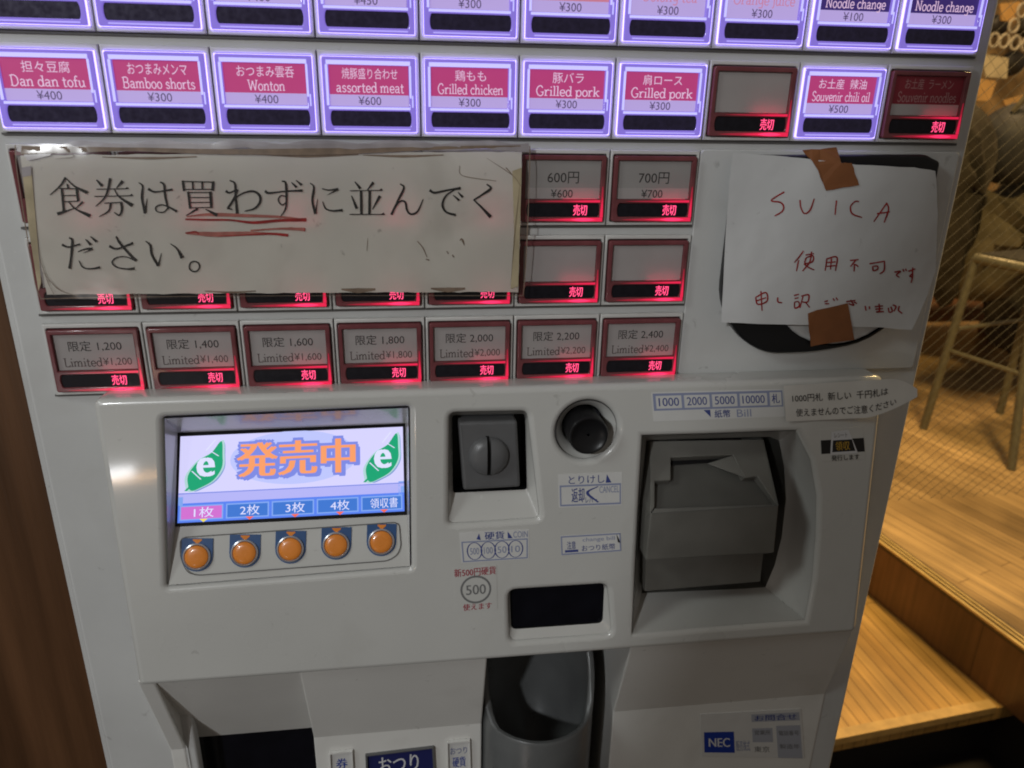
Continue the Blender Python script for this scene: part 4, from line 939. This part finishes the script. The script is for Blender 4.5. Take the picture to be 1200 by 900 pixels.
for x0, x1, y, w in ((300, 420, 181, 5), (425, 520, 182, 3), (120, 230, 184, 3), (400, 440, 339, 6), (505, 545, 338, 6), (240, 300, 341, 2.5)):
    stroke(mb, [(x0, y), ((x0 + x1) / 2, y + 1.5), (x1, y)], [w * .3, w, w * .4], sfn(0, 0, 1, .0003), 'stain_crease')
build('sheet', mb, NT, fix=False)
# clear film envelope, its dirty folded top edge and old tape
film = bpy.data.materials.new('clear_film'); film.use_nodes = True; nt = film.node_tree; nt.nodes.remove(nt.nodes['Principled BSDF'])
tr = nt.nodes.new('ShaderNodeBsdfTransparent'); tr.inputs[0].default_value = (.95, .94, .92, 1); gs = nt.nodes.new('ShaderNodeBsdfGlossy'); gs.inputs['Roughness'].default_value = .18
fr = nt.nodes.new('ShaderNodeFresnel'); fr.inputs['IOR'].default_value = 1.35; mx = nt.nodes.new('ShaderNodeMixShader')
nz = nt.nodes.new('ShaderNodeTexNoise'); nz.inputs['Scale'].default_value = 26; bp = nt.nodes.new('ShaderNodeBump'); bp.inputs['Strength'].default_value = .35; bp.inputs['Distance'].default_value = .004
tcn = nt.nodes.new('ShaderNodeTexCoord'); nt.links.new(tcn.outputs['Object'], nz.inputs['Vector']); nt.links.new(nz.outputs['Fac'], bp.inputs['Height']); nt.links.new(bp.outputs['Normal'], gs.inputs['Normal'])
nt.links.new(fr.outputs[0], mx.inputs[0]); nt.links.new(tr.outputs[0], mx.inputs[1]); nt.links.new(gs.outputs[0], mx.inputs[2]); nt.links.new(mx.outputs[0], nt.nodes['Material Output'].inputs['Surface'])
M['film'] = film
mb = MB(); V, Fc = sheet([(17, 169), (621, 169), (613, 347), (50, 350)], 60, 20, warp, -.0012, .0004); mb.add(V, Fc, 'film', True)
build('film_cover', mb, NT, fix=False)
mb = MB(); f0 = sfn(0, 0, 1, .0010)
top = [(20 + i * 12, 171 + 2 * math.sin(i * .8) + (3 if i < 6 else 0)) for i in range(51)]
stroke(mb, top, [6 + 5 * abs(math.sin(i * 1.7)) for i in range(30)], f0, 'lilacedge')
stroke(mb, [(25, 176), (140, 175), (260, 178), (420, 177), (540, 173), (610, 172)], [10, 4, 6, 8, 4, 3], sfn(0, 0, 1, .0012), 'stain_crease')
mb.poly([f0(x, y) for x, y in ((24, 176), (62, 172), (60, 182), (34, 188))], 'lilacedge')
ed = [(17, 170), (24, 215), (33, 270), (43, 330), (50, 349)]
stroke(mb, ed, [1.4, .7, 1.6, .8, 1.2], f0, 'stain_crease'); stroke(mb, [(621, 171), (619, 230), (616, 300), (613, 346)], [1.2, .8, 1.4, .9], f0, 'stain_crease')
stroke(mb, [(50, 349), (200, 347), (400, 346), (613, 346)], [1.0, .5, .4, .8], f0, 'stain_crease')
for a in ([(52, 318), (70, 338), (92, 346)], [(48, 300), (58, 330), (66, 346)], [(70, 176), (88, 183), (66, 186)], [(570, 185), (600, 205), (610, 218)]): stroke(mb, a, [.3, .9, .3], f0, 'stain_crease')  # dark strokes paint the shade of wrinkles in the film
build('folded_edge', mb, NT, fix=False)
mb = MB(); f0 = sfn(0, 0, 1, .0009)
pts = [(27, 196), (38, 194), (50, 330), (47, 340), (36, 270)]; mb.poly([f0(*p) for p in pts], 'tape')
mb.poly([f0(*p) for p in ((27, 196), (38, 194), (38.5, 205), (28, 207))], 'lilacedge')
build('tape_strip', mb, NT, fix=False)
mb = MB(); f0 = sfn(0, 0, 1, .0009); mb.poly([f0(*p) for p in ((600, 200), (611, 196), (607, 335), (598, 338), (602, 270))], 'tape'); build('tape_strip', mb, NT, fix=False)

# ================================================================== HANDWRITTEN NOTE
NY = -.0142
HN = tag(empty('handwritten_note', (.52, NY, ZB - .12)), 'white paper note with red handwriting fixed by brown tape over a black card reader', 'note')
outline = [(859, 179), (890, 181), (940, 185), (1000, 192), (1069, 196), (1094, 200), (1097, 250), (1098, 318), (1088, 345), (1068, 386), (1000, 383), (930, 380), (842, 375), (850, 290), (855, 212)]
def nwarp(x, z):
    r = max(0, (x - .572) / .035); l = max(0, (ZB - .158 - z) / .03)
    fold = .0016 * abs(math.sin((x * .8 + z * 1.3) * 19)) + .0010 * abs(math.sin((x * 1.4 - z) * 27 + 1))
    return NY - fold - .0022 * math.sin(x * 28 + 2) * math.sin((z - ZB) * 22) + .006 * r * r - .003 * l * max(0, (.49 - x) / .05) - .004 * l * r
NG = 30
ctrp = np.mean(np.array(outline), 0)
dense = []
for a, b in zip(outline, outline[1:] + outline[:1]):
    for t in np.linspace(0, 1, 5)[:-1]: dense.append((a[0] + (b[0] - a[0]) * t + random.uniform(-.4, .4), a[1] + (b[1] - a[1]) * t + random.uniform(-.4, .4)))
mb = MB(); loops = []
for sc in (1, .93, .85, .75, .62, .5, .36, .2, .05):
    L = []
    for x, y in dense:
        p = at(ctrp[0] + (x - ctrp[0]) * sc, ctrp[1] + (y - ctrp[1]) * sc, NY); L.append((p[0], nwarp(p[0], p[2]), p[2]))
    loops.append(L)
mb.loft(loops, 'note', True); mb.add(loops[-1], [tuple(range(len(dense)))], 'note', True)
def nf(x, y):
    p = at(880 + x / 4.5, 200 + y / 4.5, NY); return (p[0], nwarp(p[0], p[2]) - .00035, p[2])
pen = [[(172, 110), (106, 156), (150, 165), (168, 188), (158, 215), (122, 238)], [(250, 152), (254, 190), (272, 222), (300, 205), (322, 144)], [(435, 152), (428, 228)], [(552, 158), (530, 158), (508, 185), (518, 222), (570, 242)],
       [(700, 165), (632, 264)], [(698, 165), (708, 200), (685, 268)], [(648, 222), (715, 212)],
       [(270, 420), (250, 450), (224, 482)], [(246, 468), (236, 528)], [(282, 442), (325, 434)], [(285, 456), (280, 486), (318, 478), (320, 446), (285, 456)], [(312, 424), (304, 480), (268, 528)], [(275, 488), (300, 508), (330, 522)],
       [(394, 460), (388, 526)], [(392, 462), (446, 454), (440, 526)], [(395, 482), (440, 478)], [(394, 502), (440, 498)], [(418, 460), (415, 520)],
       [(513, 470), (557, 464)], [(542, 468), (516, 502)], [(536, 486), (535, 528)], [(540, 490), (557, 502)],
       [(613, 486), (692, 472)], [(690, 472), (690, 520), (668, 540)], [(630, 500), (634, 522), (656, 514), (654, 498), (630, 500)],
       [(744, 530), (776, 526), (756, 545), (772, 558)], [(788, 514), (795, 528)], [(802, 512), (808, 524)], [(818, 526), (856, 514)], [(841, 506), (842, 560), (836, 588)], [(840, 540), (828, 552), (844, 558)],
       [(15, 662), (26, 698), (76, 682), (70, 638), (15, 662)], [(20, 680), (72, 664)], [(44, 630), (48, 732)],
       [(134, 664), (136, 688), (158, 692)],
       [(222, 656), (250, 650)], [(226, 672), (248, 668)], [(226, 690), (228, 722), (250, 712), (248, 690), (226, 690)], [(262, 660), (302, 654), (296, 690), (264, 690)], [(272, 662), (254, 722)], [(284, 690), (306, 720)],
       [(384, 690), (404, 684)], [(386, 700), (410, 700)], [(430, 672), (438, 685)], [(446, 668), (456, 682)], [(500, 690), (548, 682)], [(522, 680), (540, 708), (512, 700)], [(540, 690), (556, 700)],
       [(600, 712), (606, 738)], [(622, 714), (624, 730)], [(650, 716), (694, 712)], [(672, 700), (676, 738), (660, 745), (700, 742)], [(654, 730), (694, 726)], [(722, 722), (728, 748)], [(735, 716), (744, 740), (730, 748)], [(745, 706), (762, 716), (752, 742)], [(780, 712), (776, 735), (796, 752)]]
for i, pt in enumerate(pen): stroke(mb, pt, [8, 7.5, 9, 6] if i < 7 else [7.5, 8.5, 6.5], nf, 'rink')
build('sheet', mb, HN, fix=False)
for px in ([(940, 176), (980, 173), (981, 190), (993, 190), (1002, 216), (964, 222), (953, 193)], [(945, 366), (993, 355), (1000, 398), (950, 405)]):
    mb = MB(); jg = []
    for a, b in zip(px, px[1:] + px[:1]):
        for t in np.linspace(0, 1, 5)[:-1]: jg.append((a[0] + (b[0] - a[0]) * t + random.uniform(-.7, .7), a[1] + (b[1] - a[1]) * t + random.uniform(-.7, .7)))
    f3 = []
    for x, y in jg:
        p = at(x, y, NY); f3.append(np.array((p[0], (nwarp(p[0], p[2]) - .0009) if 183 < y < 384 else NY - .001, p[2])))
    mb.prism(f3, [p + np.array((0, .0004, 0)) for p in f3], 'brown'); build('brown_tape', mb, HN)

# ================================================================== SMALL NOTICE curling off the panel's corner
mb = MB()
SN_px = [(918, 452), (1046, 444), (1072, 452), (1076, 462), (1068, 472), (1030, 489), (921, 494)]
nx = 26; V = []; ny = 6
def edge(t, up):
    if up: return (918 + 157 * t, 452 - 8 * min(1, t / .8) + 12 * max(0, (t - .8) / .2) ** 2)
    return (921 + 154 * t, 494 - 5 * min(1, t / .7) - 24 * max(0, (t - .62) / .38) ** 1.4)
for j in range(ny + 1):
    for i in range(nx + 1):
        t = i / nx; a = edge(t, True); b = edge(t, False); s_ = j / ny
        d = -.0025 - .004 * max(0, (t - .55) / .45) + .0015 * math.sin(t * 7)
        V.append(plw(a[0] * (1 - s_) + b[0] * s_, a[1] * (1 - s_) + b[1] * s_, d))
V = [np.array(v) for v in V]
Fq = [(j * (nx + 1) + i, j * (nx + 1) + i + 1, (j + 1) * (nx + 1) + i + 1, (j + 1) * (nx + 1) + i) for j in range(ny) for i in range(nx)]
M['note2'] = mat('small_notice_paper', (.66, .64, .60), .5, .4, .08, 40)
mb.add(V, Fq, 'note2', True)
def sn(t, s_):
    a = edge(t, True); b = edge(t, False); d = -.0025 - .004 * max(0, (t - .55) / .45) + .0015 * math.sin(t * 7) - .0004
    return plw(a[0] * (1 - s_) + b[0] * s_, a[1] * (1 - s_) + b[1] * s_, d)
text(mb, '1000円札  新しい  千円札は', sn, .06, .48, .78, .26, 'ink', .004)
text(mb, '使えませんのでご注意ください', sn, .08, .88, .84, .66, 'ink', .004)
tag(build('small_notice', mb, None, plw(990, 470), fix=False), 'small grey paper strip with two lines of text curling off the panel corner', 'notice')

# ================================================================== BACKGROUND: stool, wire mesh, coat, bag, rings
M['tubem'] = mat('olive_metal', (.15, .135, .085), .38, .5, .15, 60, metal=.35)
M['cushion'] = mat('stool_pad', (.03, .027, .022), .6, .3)
ST = tag(empty('stool', (2.0, 1.6, ZU)), 'square metal frame stool with splayed legs on the planks behind the machine', 'stool')
f1 = atz(1082, 502, ZU); f2 = atz(1185, 550, ZU)
t1 = at(1143, 303, f1[1] + .02); hz = t1[2]
e = np.array([f2[0] - f1[0], f2[1] - f1[1], 0]); t2 = rp(1215, 317, t1, np.array((0, 0, 1.0)))
perp = np.array([-e[1], e[0], 0]); perp = perp / np.linalg.norm(perp)
if perp[0] < 0: perp = -perp
t4 = t1 + perp * .30; t3 = t2 + perp * .30; f4 = f1 + perp * .36; f3 = f2 + perp * .36
mb = MB(); mb.tube([t1, t2, t3, t4, t1], .016, 'tubem', 10); build('seat_frame', mb, ST)
mb = MB(); ins = lambda p: p * .93 + (t1 + t2 + t3 + t4) / 4 * .07
mb.prism([ins(p) + np.array((0, 0, .018)) for p in (t1, t2, t3, t4)], [ins(p) - np.array((0, 0, .008)) for p in (t1, t2, t3, t4)], 'cushion'); build('seat', mb, ST)
for a, b in ((t1, f1), (t2, f2), (t3, f3), (t4, f4)):
    mb = MB(); mb.tube([a, (a + b) / 2, b], .013, 'tubem', 10); build('leg', mb, ST)
lerp = lambda a, b, t: a * (1 - t) + b * t
for a, b, c, d, t in ((t1, f1, t2, f2, .52), (t4, f4, t1, f1, .40), (t3, f3, t4, f4, .52), (t2, f2, t3, f3, .40)):
    mb = MB(); mb.tube([lerp(a, b, t), lerp(c, d, t)], .007, 'tubem', 8); build('stretcher', mb, ST)
# wire mesh screen standing just behind the machine
M['wire'] = mat('dull_wire', (.115, .105, .085), .6, .3, .2, 40)
WS = tag(empty('mesh_screen', (1.3, .56, ZL)), 'see-through screen of fine diagonal wires hanging between the machine and the stool', 'screen')
YW = .62
mb = MB(); x0, x1, z0, z1 = .80, 1.75, ZL + .50, ZB + .45
s_ = .021
i = 0
c = x0 - (z1 - z0)
while c < x1:
    a, b = max(0, x0 - c), min(z1 - z0, x1 - c)
    if b > a: mb.tube([(c + a, YW, z0 + a), (c + b, YW, z0 + b)], .00042, 'wire', 4, False)
    c += s_
build('wires', mb, WS)
mb = MB(); c = x0
while c < x1 + (z1 - z0):
    a, b = max(0, c - x1), min(z1 - z0, c - x0)
    if b > a: mb.tube([(c - a, YW + .0018, z0 + a), (c - b, YW + .0018, z0 + b)], .00020, 'wire', 4, False)
    c += s_
build('wires', mb, WS)
mb = MB(); mb.tube([(x0, YW, z1), (x1, YW, z1)], .008, 'wire'); build('top_rail', mb, WS)
# chair with a coat and a bag behind the stool
M['coat'] = mat('olive_cloth', (.11, .092, .058), .9, .1, .4, 14, .6, 90)
M['coatd'] = mat('dark_cloth', (.042, .036, .027), .9, .1, .4, 14, .6, 90)
M['bagm'] = mat('black_bag', (.035, .034, .033), .6, .3, .3, 30, .3, 120)
def blob(mb, c, r, k, seed=0, amp=.12, n=20, m=14):
    rnd = random.Random(seed); ph = [rnd.uniform(0, 6.28) for _ in range(6)]; loops = []
    for j in range(m + 1):
        th = math.pi * (j + .02) / (m + .04); L = []
        for i in range(n):
            f = 2 * math.pi * i / n
            w = 1 + amp * (math.sin(3 * f + ph[0] + 2 * th) * .5 + math.sin(5 * f + ph[1]) * .3 * math.sin(th * 4 + ph[2]) + math.sin(2 * th * 2 + ph[3]) * .4)
            L.append((c[0] + r[0] * w * math.sin(th) * math.cos(f), c[1] + r[1] * w * math.sin(th) * math.sin(f), c[2] + r[2] * w * math.cos(th)))
        loops.append(L)
    mb.loft(loops, k)
def gp(px, py, Y): return at(px, py, Y)
# low bench seen under the coat
YC = 2.25
M['bench'] = mat('bench_wood', (.13, .06, .025), .5, .3, .3, 20)
BN = tag(empty('bench', gp(1190, 430, YC)), 'dark wooden bench behind the stool holding a coat and a round bag', 'bench')
bz_ = gp(1170, 360, YC)[2]; bx0 = gp(1092, 360, YC)[0]
mb = MB(); mb.box((bx0 - .25, YC - .02, bz_ - .05), (bx0 + 1.2, YC + .40, bz_), 'bench'); build('seat', mb, BN)
for xx in (bx0 - .2, bx0 + .52, bx0 + 1.12):
    mb = MB(); mb.box((xx, YC + .02, ZU), (xx + .05, YC + .08, bz_ - .0505), 'bench'); build('leg', mb, BN)
    mb = MB(); mb.box((xx, YC + .30, ZU), (xx + .05, YC + .36, bz_ - .0505), 'bench'); build('leg', mb, BN)
def cloth(pts_px, Y, k, name, label, cat, depth=.14, rows=14):
    """hanging cloth: front outline at distance Y swollen into a folded body of real depth"""
    mb = MB(); P3 = [gp(x, y, Y) for x, y in spline(pts_px + pts_px[:1], 5)[:-1]]; c = np.mean(P3, 0); n = len(P3)
    loops = []
    for sgn, seq in ((1, (0.03, .35, .62, .82, .94, 1.0)), (-1, (.94, .82, .62, .35, .03))):
        for s in seq:
            h = math.sqrt(max(0, 1 - s * s)) * depth * sgn
            loops.append([c + (p - c) * s + np.array((0, -h * (1 + .25 * math.sin(i * .9 + s * 5)), 0)) for i, p in enumerate(P3)])
    mb.loft(loops, k); return tag(build(name, mb, None, tuple(c)), label, cat)
cloth([(1125, 205), (1165, 225), (1200, 205), (1260, 190), (1265, 330), (1210, 345), (1168, 352), (1110, 345), (1098, 290)], 2.05, 'coat', 'coat', 'olive brown coat heaped on the bench behind the stool', 'coat', .16)
cloth([(1085, 330), (1098, 200), (1112, 128), (1138, 118), (1160, 150), (1150, 172), (1140, 200), (1138, 250), (1120, 300), (1105, 360)], 1.95, 'coatd', 'jacket', 'dark jacket hanging close beside the ticket machine edge', 'jacket', .10)
mb = MB(); bc = gp(1188, 168, 1.98); blob(mb, bc, (.125, .12, .13), 'bagm', 3, .06); 
bag = tag(empty('bag', tuple(bc)), 'black rounded bag resting on top of the olive coat', 'bag'); build('bag_body', mb, bag)
mb = MB(); mb.tube([bc + np.array(p) for p in ((-.07, -.05, .10), (-.04, -.07, .17), (.03, -.07, .18), (.07, -.05, .11))], .009, 'coat', 8); build('strap', mb, bag)
# trouser-dark cloth panel under the bench, seen between the stool legs
cloth([(1160, 318), (1215, 322), (1225, 420), (1200, 428), (1180, 412), (1160, 400), (1155, 360)], 1.99, 'coatd', 'blanket', 'dark cloth drooping from the bench behind the stool rail', 'cloth', .06)
# string of rings and pale cards on the far wall
M['ring'] = mat('pale_ring', (.55, .48, .34), .4, .5)
M['kraft'] = mat('amber_card', (.62, .36, .12), .7, .2, .25, 12)
M['pale'] = mat('cream_card', (.60, .50, .30), .7, .2, .25, 12)
YR = 2.9
for i, (x, y) in enumerate(((1165, 47), (1177, 48), (1190, 50), (1203, 52), (1198, 12), (1188, 30), (1216, 54))):
    c = gp(x, y, YR); mb = MB(); pts = [c + np.array((.022 * math.cos(t), 0, .027 * math.sin(t))) for t in np.linspace(0, 2 * math.pi, 21)]
    mb.tube(pts, .0055, 'ring', 6, False)
    tag(build('hanging_ring', mb, None, tuple(c)), 'pale ring in the string of rings at the top right', 'ring', 'string of pale rings at the top right')
for px, k, lab in (([(1150, 62), (1182, 68), (1180, 92), (1155, 90)], 'pale', 'cream card below the string of pale rings'), ([(1176, 118), (1212, 108), (1216, 132), (1182, 132)], 'kraft', 'amber sheet above the black rounded bag'),
                   ([(1172, 4), (1196, 2), (1192, 26), (1174, 24)], 'kraft', 'amber card above the string of pale rings'), ([(1148, 92), (1168, 95), (1160, 118), (1145, 118)], 'kraft', 'small amber card beside the dark jacket')):
    q = [gp(x, y, YR + .02) for x, y in px]; mb = MB(); mb.prism(q, [p + np.array((0, .012, 0)) for p in q], k); tag(build('wall_card', mb, None, tuple(q[0])), lab, 'card', 'cards on the far dining wall')
M['pot'] = mat('dark_iron', (.035, .03, .022), .5, .4, .3, 20)
for i, (x, y, r) in enumerate(((1168, 30, .050), (1186, 74, .060), (1205, 30, .055), (1163, 72, .035))):
    c = gp(x, y, YR + .16); mb = MB(); blob(mb, c, (r, r * .8, r * .9), 'pot', 20 + i, .07, 16, 10)
    ob = tag(build('pot', mb, None, tuple(c)), ('dark pot left of the pale ring string', 'dark pot below the pale ring string', 'dark pot at the right frame edge behind the rings', 'small dark pot below the leftmost pale ring')[i], 'pot', 'dark pots behind the pale rings')
bpy.data.scenes.remove(TMP)
